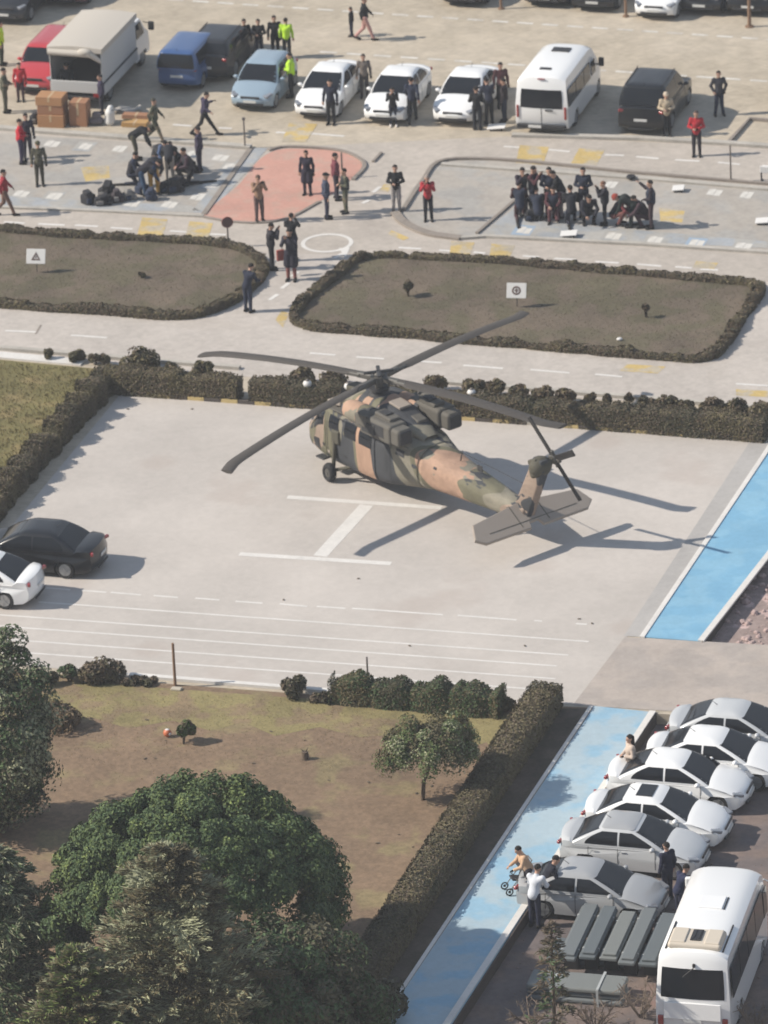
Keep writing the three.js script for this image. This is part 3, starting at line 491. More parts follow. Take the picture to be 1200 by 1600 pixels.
// ================================================================ vehicles: local +x forward, z to the right, wheels on y = 0
const paint = (c, rough = 0.32, coat = 0.8) => new THREE.MeshPhysicalMaterial({ color: new THREE.Color().setRGB(...c), roughness: rough, clearcoat: coat, clearcoatRoughness: 0.08, metalness: 0 });
const P = {
  white: paint([0.78, 0.78, 0.77]), silver: paint([0.5, 0.51, 0.515], 0.3), grey: paint([0.33, 0.335, 0.34], 0.3), iceblue: paint([0.25, 0.33, 0.40], 0.3), black: paint([0.008, 0.0085, 0.01], 0.3, 0.25), charcoal: paint([0.016, 0.017, 0.02], 0.35, 0.25),
  red: paint([0.42, 0.035, 0.04]), blue: paint([0.035, 0.085, 0.22]), maroon: paint([0.09, 0.03, 0.03]),
};
const GLASS = new THREE.MeshPhysicalMaterial({ color: new THREE.Color(0.012, 0.014, 0.018), roughness: 0.08, specularIntensity: 0.6 });
const RUBBER = mat([0.022, 0.022, 0.023], 0.9), RIM = mat([0.34, 0.345, 0.35], 0.35, { metalness: 0.6 }), TRIM = mat([0.02, 0.02, 0.022], 0.55), LAMP = new THREE.MeshPhysicalMaterial({ color: new THREE.Color(0.2, 0.21, 0.23), roughness: 0.12, clearcoat: 1 }), REDLAMP = new THREE.MeshPhysicalMaterial({ color: new THREE.Color(0.26, 0.015, 0.015), roughness: 0.2, clearcoat: 1 }), PLATE = mat([0.6, 0.6, 0.58], 0.5), CHROME = mat([0.5, 0.5, 0.5], 0.2, { metalness: 0.9 });
// a side outline drawn across the width, then warped by f(x, y, q) with q = -1..1
function bodyOf(outline, width, f, steps = 10) {
  const s = new THREE.Shape(outline.map(([x, y]) => new THREE.Vector2(x, y))), g = new THREE.ExtrudeGeometry(s, { depth: width, steps, bevelEnabled: false, curveSegments: 8 });
  g.translate(0, 0, -width / 2);
  const p = g.attributes.position; for (let i = 0; i < p.count; i++) { const [x, y, z] = f(p.getX(i), p.getY(i), p.getZ(i) / (width / 2)); p.setXYZ(i, x, y, z); }
  g.deleteAttribute('normal'); g.deleteAttribute('uv');
  return toCreasedNormals(g, 38 * R);
}
const archPts = (cx, r, y, n = 9) => { const o = [], a0 = Math.asin(clamp((y - 0.31) / r, -1, 1)); for (let i = 0; i <= n; i++) { const a = lerp(a0, Math.PI - a0, i / n); o.push([cx + r * Math.cos(a), 0.31 + r * Math.sin(a)]); } return o; };
function ringPts(xf, xr, hw, y, rad, n = 6) {                         // rounded rectangle, counted from the front right corner
  const o = []; for (const [cx, cz, a0] of [[xf - rad, hw - rad, 0], [xr + rad, hw - rad, 90], [xr + rad, -hw + rad, 180], [xf - rad, -hw + rad, 270]]) for (let i = 0; i <= n; i++) { const a = (a0 + 90 * i / n) * R; o.push(V3(cx + rad * Math.cos(a), y, cz + rad * Math.sin(a))); } return o;
}
function loftRings(rings, capEnd = true) {
  const n = rings[0].length, pos = [], idx = [];
  rings.forEach((r) => r.forEach((p) => pos.push(p.x, p.y, p.z)));
  for (let k = 0; k < rings.length - 1; k++) for (let i = 0; i < n; i++) { const j = (i + 1) % n, a = k * n + i, b = k * n + j, c = a + n, d = b + n; idx.push(a, c, b, b, c, d); }
  if (capEnd) { const c = V3(); rings.at(-1).forEach((p) => c.add(p)); c.divideScalar(n); const b = (rings.length - 1) * n; pos.push(c.x, c.y, c.z); for (let i = 0; i < n; i++) idx.push(b + i, rings.length * n, b + (i + 1) % n); }
  const g = new THREE.BufferGeometry(); g.setAttribute('position', new THREE.Float32BufferAttribute(pos, 3)); g.setIndex(idx);
  return toCreasedNormals(g.toNonIndexed(), 40 * R);
}
function panel(pts, t = 0.006) {                                      // a pane: polygon with a little thickness along its normal
  const n = pts[1].clone().sub(pts[0]).cross(pts[2].clone().sub(pts[0])).normalize().multiplyScalar(t), pos = [], m = pts.length, f = pts.map((p) => p.clone().add(n)), b = pts.map((p) => p.clone().sub(n));
  const tri = (...q) => q.forEach((p) => pos.push(p.x, p.y, p.z));
  for (let i = 1; i < m - 1; i++) { tri(f[0], f[i], f[i + 1]); tri(b[0], b[i + 1], b[i]); }
  for (let i = 0; i < m; i++) { const j = (i + 1) % m; tri(f[i], b[i], f[j]); tri(f[j], b[i], b[j]); }
  const g = new THREE.BufferGeometry(); g.setAttribute('position', new THREE.Float32BufferAttribute(pos, 3)); g.computeVertexNormals(); return g;
}
const rimGeo = (r, right) => { const s = right ? 1 : -1, g = [disc(r * 0.64, 0.02, 0, 0, s * 0.085, 18), disc(r * 0.14, 0.03, 0, 0, s * 0.1, 10)]; for (let i = 0; i < 5; i++) { const a = i * Math.PI * 0.4; g.push(box(r * 0.56, r * 0.12, 0.03, Math.cos(a) * r * 0.34, Math.sin(a) * r * 0.34, s * 0.097, 0, 0, a)); } return join(g); };
function wheel(root, x, z, r = 0.315, wdt = 0.2) {
  const w = new THREE.Group(); w.name = 'wheel'; w.position.set(x, r, z); root.add(w);
  const t = new THREE.TorusGeometry(r * 0.82, r * 0.2, 10, 28); t.scale(1, 1, wdt / (r * 0.4));
  part('tyre', [t, disc(r * 0.7, wdt * 0.7, 0, 0, 0, 20)], RUBBER, w); const g = rimGeo(r, z > 0); g.scale(1, 1, wdt / 0.2); part('rim', g, RIM, w); return w;
}
function bowed(f, xAt, y0, y1, qm, n = 8) {                          // a pane that follows the curved rear of a body
  const pos = [], idx = []; for (let i = 0; i <= n; i++) for (let j = 0; j <= n; j++) { const y = lerp(y0, y1, i / n), p = f(xAt(y), y, lerp(-qm, qm, j / n)); pos.push(...p); }
  for (let i = 0; i < n; i++) for (let j = 0; j < n; j++) { const a = i * (n + 1) + j, b = a + n + 1; idx.push(a, a + 1, b, b, a + 1, b + 1); }
  const g = new THREE.BufferGeometry(); g.setAttribute('position', new THREE.Float32BufferAttribute(pos, 3)); g.setIndex(idx); g.computeVertexNormals(); return g;
}
function car(name, label, category, o, pos, turn, group) {
  const { L = 4.45, W = 1.8, H = 1.46, paint: pm = P.white, wb = 2.65, belt = 0.9, hoodX = 1.12, hoodY = 0.9, wsTop = 0.2, rgTop = -0.85, rgBase = -1.78, deckY = 1.0, noseY = 0.68, roofPanel = null, sunroof = false, square = 0, roofRail = false, wr = 0.315, grille = true } = o;
  const t = thing(name, label, category, pos, turn, group), h = L / 2, xf = wb / 2 + (o.shift ?? 0.05), xr = -wb / 2 + (o.shift ?? 0.05), ar = wr + 0.05, y0 = 0.2 + square * 0.08;
  const f = (x, y, q) => {
    const e = clamp((Math.abs(x) - (h - 0.75)) / 0.75), up = clamp((y - 0.55) / (belt - 0.5)), lo = clamp((0.4 - y) / 0.25), sg = Math.sign(x);
    let z = q * W / 2 * (1 - 0.13 * e * e) * (1 - 0.055 * up * up - 0.03 * lo + 0.012 * Math.sin(clamp((y - 0.3) / 0.6) * Math.PI));
    let yy = y; if (y > noseY - 0.05 && Math.abs(x) < h - 0.02) yy += 0.035 * (1 - q * q) * clamp((y - noseY + 0.05) / 0.15) - 0.05 * q ** 6;
    return [x - sg * (0.16 - 0.08 * square) * e * q * q, yy, z];
  };
  const out = [[-h + 0.09, 0.3], [-h + 0.01, 0.42], [-h, 0.6], [-h + 0.05, 0.78], [-h + 0.09, deckY - 0.03], [-h + 0.16, deckY], [rgBase - 0.02, deckY + 0.015], [rgBase + 0.2, belt], [hoodX - 0.25, belt], [hoodX, hoodY + 0.02], [hoodX + 0.12, hoodY], [h - 0.62, hoodY - 0.07], [h - 0.28, noseY + 0.03], [h - 0.12, noseY - 0.05], [h - 0.03, 0.54], [h, 0.42], [h - 0.05, 0.28], [h - 0.2, y0], ...archPts(xf, ar, y0), ...archPts(xr, ar, y0), [-h + 0.25, y0 + 0.03]];
  const hw0 = W / 2 * 0.925, hw1 = W / 2 * (0.72 + square * 0.1), yT = H - 0.075;
  const bulge = 0.085 * (1 - square * 0.7), kb = (k) => 4 * k * (1 - k);
  const fx = (k) => lerp(hoodX, wsTop, k) + bulge * kb(k), bx = (k) => lerp(rgBase, rgTop, k) - bulge * 0.9 * kb(k), wy = (k) => lerp(belt - 0.03, yT, k), ww = (k) => lerp(hw0, hw1, k) + 0.045 * kb(k);
  const rk = (k) => ringPts(fx(k), bx(k), ww(k), wy(k), lerp(0.14, 0.2, k)), r1 = rk(1), r2 = ringPts(wsTop - 0.14, rgTop + 0.12, hw1 - 0.1, H - 0.02, 0.14), r3 = ringPts(wsTop - 0.4, rgTop + 0.35, hw1 - 0.35, H, 0.14);
  part('body', [bodyOf(out, W, f), loftRings([0, 0.2, 0.4, 0.6, 0.8].map(rk).concat([r1, r2, r3]))], pm, t);
  part('underbody', [box(L * 0.86, 0.3, W * 0.62, 0, 0.38, 0), box(wb - 0.8, 0.16, W * 0.86, 0.05, 0.27, 0)], TRIM, t);
  if (roofPanel) part('roof', loftRings([ringPts(wsTop - 0.03, rgTop + 0.03, hw1 - 0.03, yT + 0.02, 0.12), r2.map((p) => V3(p.x, p.y + 0.006, p.z)), r3.map((p) => V3(p.x, p.y + 0.006, p.z))]), roofPanel, t);
  // panes
  const grid = (fn, m = 6, n = 6) => { const pos = [], idx = []; for (let i = 0; i <= m; i++) for (let j = 0; j <= n; j++) pos.push(...fn(i / m, j / n)); for (let i = 0; i < m; i++) for (let j = 0; j < n; j++) { const a = i * (n + 1) + j, b = a + n + 1; idx.push(a, a + 1, b, b, a + 1, b + 1); } const g = new THREE.BufferGeometry(); g.setAttribute('position', new THREE.Float32BufferAttribute(pos, 3)); g.setIndex(idx); g.computeVertexNormals(); return g; };
  const pane = (k0, k1, x0, x1, s) => grid((u, w) => { const k = lerp(k0, k1, w); return [lerp(x0(k), x1(k), u), wy(k), s * (ww(k) + 0.006)]; }, 8, 5);
  part('windshield', grid((u, w) => { const k = lerp(0.06, 0.95, w), z = lerp(-1, 1, u) * (ww(k) - 0.055), rr = lerp(0.14, 0.2, k), dd = Math.max(0, Math.abs(z) - ww(k) + rr); return [fx(k) + 0.01 - (rr - Math.sqrt(rr * rr - dd * dd)), wy(k), z]; }, 14), GLASS, t);
  part('rear_window', grid((u, w) => { const k = lerp(0.1, 0.95, w), z = lerp(-1, 1, u) * (ww(k) - 0.075), rr = lerp(0.14, 0.2, k), dd = Math.max(0, Math.abs(z) - ww(k) + rr); return [bx(k) - 0.01 + (rr - Math.sqrt(rr * rr - dd * dd)), wy(k), z]; }, 14), GLASS, t);
  const xb = o.pillar ?? -0.28;
  for (const s of [-1, 1]) {
    part('side_window', pane(0.14, 0.9, (k) => fx(k) - 0.2, () => xb + 0.03, s), GLASS, t);
    part('side_window', pane(0.14, 0.9, () => xb - 0.03, (k) => bx(k) + lerp(0.5, 0.22, k) - 0.12 * (1 - square) * kb(k), s), GLASS, t);
    const zs = (y, x) => f(x, y, s)[2] + s * 0.002;
    const dl = (x) => { const q = []; for (const [y0_, y1_] of [[0.3, 0.5], [0.5, 0.7], [0.7, belt - 0.04]]) q.push(panel([V3(x - 0.008, y0_, zs(y0_, x)), V3(x + 0.008, y0_, zs(y0_, x)), V3(x + 0.008, y1_, zs(y1_, x)), V3(x - 0.008, y1_, zs(y1_, x))], 0.003)); return q; };
    for (const x of [hoodX - 0.28, xb, rgBase + 0.62]) part('door_seam', dl(x), TRIM, t);
    part('door_handle', rbox(0.17, 0.03, 0.03, 0.012, xb + 0.16, belt - 0.12, zs(belt - 0.12, 0) + s * 0.008), pm, t);
    part('door_handle', rbox(0.17, 0.03, 0.03, 0.012, rgBase + 0.78, belt - 0.12, zs(belt - 0.12, 0) + s * 0.008), pm, t);
    part('mirror', [ball(0.1, hoodX - 0.36, belt + 0.06, s * (W / 2 + 0.06), 0.75, 0.7, 1.05), box(0.05, 0.04, 0.14, hoodX - 0.34, belt, s * (W / 2 - 0.03))], pm, t);
    const hx = h - 0.27, hz = s * W * 0.36; part('headlight', rbox(0.36, 0.1, 0.26, 0.04, hx - 0.02, noseY - 0.04, hz + s * 0.02, 0, s * 0.55, -0.22), LAMP, t);
    part('tail_light', rbox(0.1, 0.11, 0.36, 0.03, -h + 0.185, deckY - 0.13, s * W * 0.355, 0, -s * 0.42, 0), REDLAMP, t);
    wheel(t, xf, s * (W / 2 - 0.115), wr); wheel(t, xr, s * (W / 2 - 0.115), wr);
    if (roofRail) part('roof_rail', rod(V3(wsTop - 0.1, yT + 0.07, s * (hw1 - 0.06)), V3(rgTop + 0.1, yT + 0.07, s * (hw1 - 0.06)), 0.02), TRIM, t);
  }
  if (grille) part('grille', rbox(0.06, 0.1, W * 0.44, 0.03, h - 0.06, noseY - 0.09, 0, 0, 0, -0.2), TRIM, t);
  part('bumper_grille', rbox(0.08, 0.1, W * 0.62, 0.03, h - 0.04, 0.33, 0), TRIM, t); part('rear_bumper_trim', rbox(0.05, 0.07, W * 0.5, 0.02, -h + 0.05, 0.3, 0), TRIM, t);
  part('licence_plate', box(0.02, 0.1, 0.5, h + 0.006, 0.45, 0), PLATE, t); part('licence_plate', box(0.02, 0.1, 0.5, -h + 0.012, 0.66, 0, 0, 0, 0.06), PLATE, t);
  if (sunroof) part('sunroof', rbox(0.5, 0.02, 0.78, 0.01, wsTop - 0.5, H + 0.004, 0), GLASS, t);
  part('antenna', rod(V3(rgTop + 0.2, H - 0.03, 0), V3(rgTop + 0.02, H + 0.1, 0), 0.012, 0.006, 5), TRIM, t);
  return t;
}
const SEDAN = { L: 4.5, H: 1.44 }, HATCH = { L: 4.05, W: 1.76, H: 1.5, rgTop: -1.25, rgBase: -1.72, deckY: 0.95, wb: 2.5, hoodX: 1.02, wsTop: 0.3 }, SUV = { L: 4.6, W: 1.9, H: 1.75, belt: 1.08, hoodY: 1.05, deckY: 1.1, noseY: 0.84, rgTop: -1.75, rgBase: -2.05, hoodX: 1.05, wsTop: 0.4, wb: 2.7, square: 0.6, wr: 0.36, roofRail: true, pillar: -0.3 };
const MINIVAN = { L: 4.4, W: 1.8, H: 1.83, belt: 1.05, hoodY: 1.02, deckY: 1.06, noseY: 0.78, rgTop: -1.95, rgBase: -2.08, hoodX: 1.2, wsTop: 0.62, wb: 2.7, square: 0.8, pillar: 0.0 };
// put a vehicle so that its local point (lx, lz) stands on the ground seen at pixel (px, py), heading along d
const away = W_, toward = W_.clone().negate(), rightward = U, leftward = U.clone().negate();
function spot(px, py, d, lx, lz, h = 0) { const p = at(px, py, h), z = V3(-d.z, 0, d.x); return p.addScaledVector(d, -lx).addScaledVector(z, -lz); }
const G1 = 'cars parked nose outward along the kerb', G2 = 'light coloured cars parked beside the blue walkway';
car('parked_car', 'silver blue hatchback parked nose outward, first from the left of the row', 'car', { ...HATCH, paint: P.iceblue }, spot(391, 176, toward, 2.0, 0), yawOf(toward), G1);
car('parked_car', 'white saloon parked right beside the silver blue hatchback', 'car', { ...SEDAN, W: 1.74 }, spot(490, 191, toward, 2.25, 0), yawOf(toward), G1);
car('parked_car', 'white saloon parked in the middle of the three white ones', 'car', { ...SEDAN, W: 1.74, H: 1.46 }, spot(598, 198, toward, 2.25, 0), yawOf(toward), G1);
car('parked_car', 'white car parked between the white minibus and another white saloon', 'car', { ...SEDAN, W: 1.78, noseY: 0.66, H: 1.45 }, spot(707, 200, toward, 2.25, 0), yawOf(toward), G1);
car('suv', 'large black off-road car parked right of the white minibus', 'car', { ...SUV, L: 4.75, W: 2.0, H: 1.85, paint: P.black }, spot(1001, 214, away, -2.37, 0), yawOf(away), G1);
car('red_van', 'red van parked left of the white box lorry', 'van', { ...MINIVAN, H: 1.58, belt: 0.98, paint: P.red }, spot(52, 151, toward, 2.2, 0), yawOf(toward), G1);
car('blue_van', 'blue van with dark rear window parked between box lorry and black off-road car', 'van', { ...MINIVAN, paint: P.blue, W: 1.75, H: 1.66, belt: 0.98, L: 4.1 }, spot(277, 145, away, -2.05, 0), yawOf(away), G1);
car('suv', 'dark car parked beside the blue van, in its shade', 'car', { ...SUV, paint: P.charcoal, H: 1.6 }, spot(322, 131, away, -2.3, 0), yawOf(away), G1);
car('parked_car', 'black saloon on the helipad at the left edge, tail to the right', 'car', { ...SEDAN, L: 4.85, W: 1.86, H: 1.45, wb: 2.85, paint: P.black, rgTop: -1.05, rgBase: -1.8 }, spot(104, 903, leftward, -1.38, -0.8), yawOf(leftward));
car('parked_car', 'white saloon at the left edge before the black one', 'car', { ...SEDAN, L: 4.5, W: 1.8 }, spot(9, 951, leftward, -1.28, -0.78), yawOf(leftward));
{
  const F = [[1216, 1193, P.silver, {}, 'silver saloon, farthest of the row beside the walkway, nearest the tan path'], [1182, 1236, P.white, {}, 'white saloon second from the far end of the row by the walkway'], [1123, 1272, P.white, {}, 'white saloon with plain roof beside the one with the dark sunroof'], [1089, 1329, P.white, { sunroof: true }, 'white saloon with black sunroof parked by the walkway'], [1053, 1374, P.silver, { roofPanel: P.grey }, 'silver white saloon with grey roof parked by the grey saloon'], [988, 1447, P.grey, {}, 'grey saloon parked beside the stacked grey slats']];
  for (const [x, y, pm, ex, lb] of F) car('parked_car', lb, 'car', { L: 4.4, W: 1.78, H: 1.43, wb: 2.62, paint: pm, ...ex }, spot(x, y, rightward, 1.31 + 0.05, 0.78, LOW), yawOf(rightward), G2);
}
car('parked_car', 'white car facing the yard, cut by the top edge', 'car', { ...HATCH, L: 4.1 }, spot(1021, 34, toward, 2.05, 0), yawOf(toward));
[[720, 13, P.black, SUV, 'dark car cut by the top edge above the white saloons'], [850, 14, P.charcoal, SEDAN, 'dark car cut by the top edge above the white minibus'], [925, 21, P.black, MINIVAN, 'black van cut by the top edge left of the white car'], [1092, 26, P.charcoal, MINIVAN, 'dark van cut by the top edge right of the white car'], [1168, 28, P.black, SUV, 'dark car cut by the top edge at the right corner'], [96, 13, P.maroon, SEDAN, 'dark red car cut by the top edge at the left'], [5, 40, P.charcoal, MINIVAN, 'dark grey van in the upper left corner']].forEach(([x, y, pm, k, lb]) => car('parked_car', lb, 'car', { ...k, paint: pm, W: 1.95 }, spot(x, y, toward, k.L / 2, 0), yawOf(toward)));
car('parked_car', 'black car cut by the right edge beside the paved kerb', 'car', { ...HATCH, paint: P.black }, spot(1236, 178, away, -2.0, 0), yawOf(away));

// ---------------------------------------------------------------- white minibus
{
  const L = 5.7, W = 2.05, H = 2.3, h = L / 2, d = away, t = thing('minibus', 'white high-roofed minibus with dark windows, rear doors facing the yard', 'minibus', spot(847, 213, d, -h, 0), yawOf(d), G1);
  const f = (x, y, q) => { const up = clamp((y - 1.1) / (H - 1.1)), e = clamp((x - (h - 1)) / 1), er = clamp((-x - (h - 0.3)) / 0.3); return [x - 0.22 * e * q * q + 0.07 * er * q * q + 0.12 * up * up * er, y + (y > H - 0.2 ? 0.05 * (1 - q * q) - 0.09 * q ** 6 : 0), q * W / 2 * (1 - 0.12 * up * up - 0.1 * e * e)]; };
  const out = [[-h, 0.45], [-h, 1.2], [-h + 0.04, H - 0.25], [-h + 0.14, H - 0.06], [-h + 0.35, H], [0.9, H], [1.35, H - 0.1], [1.75, 1.6], [1.95, 1.25], [h - 0.15, 1.02], [h - 0.02, 0.8], [h, 0.45], [h - 0.1, 0.3], ...archPts(1.95, 0.4, 0.3), ...archPts(-1.45, 0.4, 0.3), [-h + 0.1, 0.32]];
  part('body', bodyOf(out, W, f, 12), P.white, t);
  part('underbody', [box(L * 0.9, 0.3, W * 0.6, 0, 0.45, 0), rbox(0.12, 0.2, W * 0.94, 0.05, -h - 0.03, 0.4, 0)], TRIM, t);
  const wz = (y) => W / 2 * (1 - 0.12 * clamp((y - 1.1) / (H - 1.1)) ** 2) + 0.004;
  part('rear_window', bowed(f, (y) => -h + 0.04 * clamp((y - 1.2) / (H - 1.45)) - 0.008, 1.12, 1.84, 0.8), GLASS, t);
  part('door_seam', panel([V3(-h - 0.004, 0.5, -0.012), V3(-h - 0.004, 0.5, 0.012), V3(-h - 0.002, 1.26, 0.012), V3(-h - 0.002, 1.26, -0.012)], 0.004), TRIM, t);
  for (const s of [-1, 1]) {
    const q = (x0, x1, y0 = 1.15, y1 = 1.8) => { const p = [V3(x0, y0, s * wz(y0)), V3(x1, y0, s * wz(y0)), V3(x1 - 0.02, y1, s * wz(y1)), V3(x0 + 0.02, y1, s * wz(y1))]; return panel(s > 0 ? p : p.reverse(), 0.01); };
    for (const [a, b] of [[-2.6, -1.5], [-1.44, -0.3], [-0.24, 0.7]]) part('side_window', q(a, b), GLASS, t);
    part('side_window', q(0.86, 1.45, 1.18, 1.7), GLASS, t);
    part('tail_light', rbox(0.06, 0.5, 0.09, 0.03, -h + 0.03, 0.95, s * 0.93), REDLAMP, t);
    part('mirror', [rbox(0.12, 0.36, 0.22, 0.05, 1.62, 1.5, s * 1.22), box(0.05, 0.05, 0.3, 1.6, 1.4, s * 1.05)], TRIM, t);
    wheel(t, 1.95, s * 0.88, 0.34, 0.22); wheel(t, -1.45, s * 0.88, 0.34, 0.22);
    part('headlight', rbox(0.3, 0.2, 0.3, 0.06, h - 0.25, 0.92, s * 0.72, 0, s * 0.4, 0), LAMP, t);
  }
  part('windshield', panel([V3(1.93, 1.32, -0.86), V3(1.45, 2.1, -0.78), V3(1.45, 2.1, 0.78), V3(1.93, 1.32, 0.86)], 0.01), GLASS, t);
  part('licence_plate', box(0.02, 0.11, 0.5, -h - 0.1, 0.42, -0.25), PLATE, t); part('door_handle', rbox(0.03, 0.06, 0.3, 0.01, -h - 0.012, 1.05, 0.3), TRIM, t);
  part('roof_hatch', rbox(0.45, 0.05, 0.7, 0.02, 0.35, H + 0.06, 0), TRIM, t); part('roof_vent', rbox(0.2, 0.06, 0.45, 0.02, -1.85, H + 0.055, -0.05), TRIM, t); part('roof_light', rbox(0.06, 0.04, 0.3, 0.02, -h + 0.13, H - 0.05, 0), REDLAMP, t);
}
// ---------------------------------------------------------------- white box lorry with an open rear
{
  const d = away, t = thing('box_lorry', 'white canvas topped box lorry with its rear open, unloading cartons', 'lorry', spot(122, 171, d, -3.1, 0), yawOf(d), G1);
  const can = mat(alb(214, 206, 194), 0.85), wm = mat([0.5, 0.5, 0.49], 0.6), inn = mat([0.08, 0.075, 0.07], 0.9);
  const x0 = -3.05, x1 = 1.15, w = 1.06, y0 = 0.95, y1 = 2.5, cx = (x0 + x1) / 2, l = x1 - x0;
  part('floor', box(l, 0.1, 2 * w, cx, y0, 0), inn, t); part('front_wall', box(0.06, y1 - y0 - 0.1, 2 * w - 0.1, x1 - 0.03, (y0 + y1) / 2, 0), inn, t);
  for (const s of [-1, 1]) { part('side_wall', rbox(l, y1 - y0 - 0.06, 0.05, 0.02, cx, (y0 + y1) / 2 + 0.02, s * (w - 0.025)), wm, t); part('side_board', rbox(l - 0.05, 0.42, 0.04, 0.015, cx, y0 - 0.12, s * (w + 0.022)), wm, t); part('side_rail', box(l, 0.05, 0.05, cx, y0 + 0.14, s * (w + 0.026)), TRIM, t); }
  const rp = []; for (let i = 0; i <= 10; i++) { const a = i / 10; rp.push([lerp(-w - 0.03, w + 0.03, a), y1 + 0.07 * Math.sin(a * Math.PI)]); }
  const rs = new THREE.Shape([...rp.map(([z, y]) => new THREE.Vector2(z, y)), new THREE.Vector2(w + 0.03, y1 - 0.16), new THREE.Vector2(-w - 0.03, y1 - 0.16)]), rg = new THREE.ExtrudeGeometry(rs, { depth: l + 0.08, bevelEnabled: true, bevelSize: 0.03, bevelThickness: 0.03, bevelSegments: 2 }); rg.rotateY(Math.PI / 2); rg.translate(x0 - 0.04, 0, 0);
  part('canvas_roof', rg, can, t);
  part('rolled_canvas', [rod(V3(x0 - 0.1, y1 - 0.18, -w), V3(x0 - 0.1, y1 - 0.2, w * 0.6), 0.12, 0.14, 12), rod(V3(x0 - 0.1, y1 - 0.2, w * 0.6), V3(x0 - 0.05, y1 - 0.5, w), 0.14, 0.08, 10), ball(0.15, x0 - 0.12, y1 - 0.12, w * 0.4, 1, 1, 2)], can, t);
  part('tailboard', rbox(0.07, 0.46, 2 * w - 0.06, 0.02, x0 - 0.05, y0 - 0.02, 0), wm, t); for (const q of [1, -1]) part('tail_frame', box(0.06, y1 - y0, 0.06, x0 + 0.03, (y0 + y1) / 2, q * (w - 0.06)), TRIM, t);
  for (const s of [-1, 1]) { part('tail_light', rbox(0.06, 0.16, 0.3, 0.02, x0 - 0.06, 0.62, s * 0.82), REDLAMP, t); wheel(t, -1.9, s * 0.8, 0.38, 0.3); wheel(t, 2.2, s * 0.82, 0.38, 0.24); }
  part('chassis', [box(5.6, 0.2, 0.8, -0.2, 0.6, 0), rbox(0.1, 0.14, 1.9, 0.04, x0, 0.48, 0)], TRIM, t);
  const cab = [[1.25, 0.5], [1.25, 1.9], [1.5, 2.02], [2.2, 2.0], [2.55, 1.45], [3.0, 1.2], [3.08, 0.6], [3.0, 0.4], [2.65, 0.4], [2.6, 0.62], [1.8, 0.62], [1.75, 0.4], [1.3, 0.4]];
  part('cab', bodyOf(cab, 1.95, (x, y, q) => [x - 0.1 * clamp((x - 2.2) / 0.8) * q * q, y - (y > 1.9 ? 0.06 * q ** 4 : 0), q * 0.975 * (1 - 0.1 * clamp((y - 1.2) / 0.8) ** 2)], 8), P.white, t);
  part('windshield', panel([V3(2.54, 1.5, -0.82), V3(2.22, 1.96, -0.76), V3(2.22, 1.96, 0.76), V3(2.54, 1.5, 0.82)], 0.012), GLASS, t);
  for (const s of [-1, 1]) { const p = [V3(1.5, 1.3, s * 0.97), V3(2.4, 1.3, s * 0.97), V3(2.12, 1.86, s * 0.92), V3(1.5, 1.86, s * 0.92)]; part('side_window', panel(s > 0 ? p : p.reverse(), 0.012), GLASS, t); part('mirror', [rbox(0.1, 0.36, 0.24, 0.04, 2.4, 1.6, s * 1.28), rod(V3(2.4, 1.75, s * 0.95), V3(2.4, 1.7, s * 1.25), 0.02)], TRIM, t); }
}
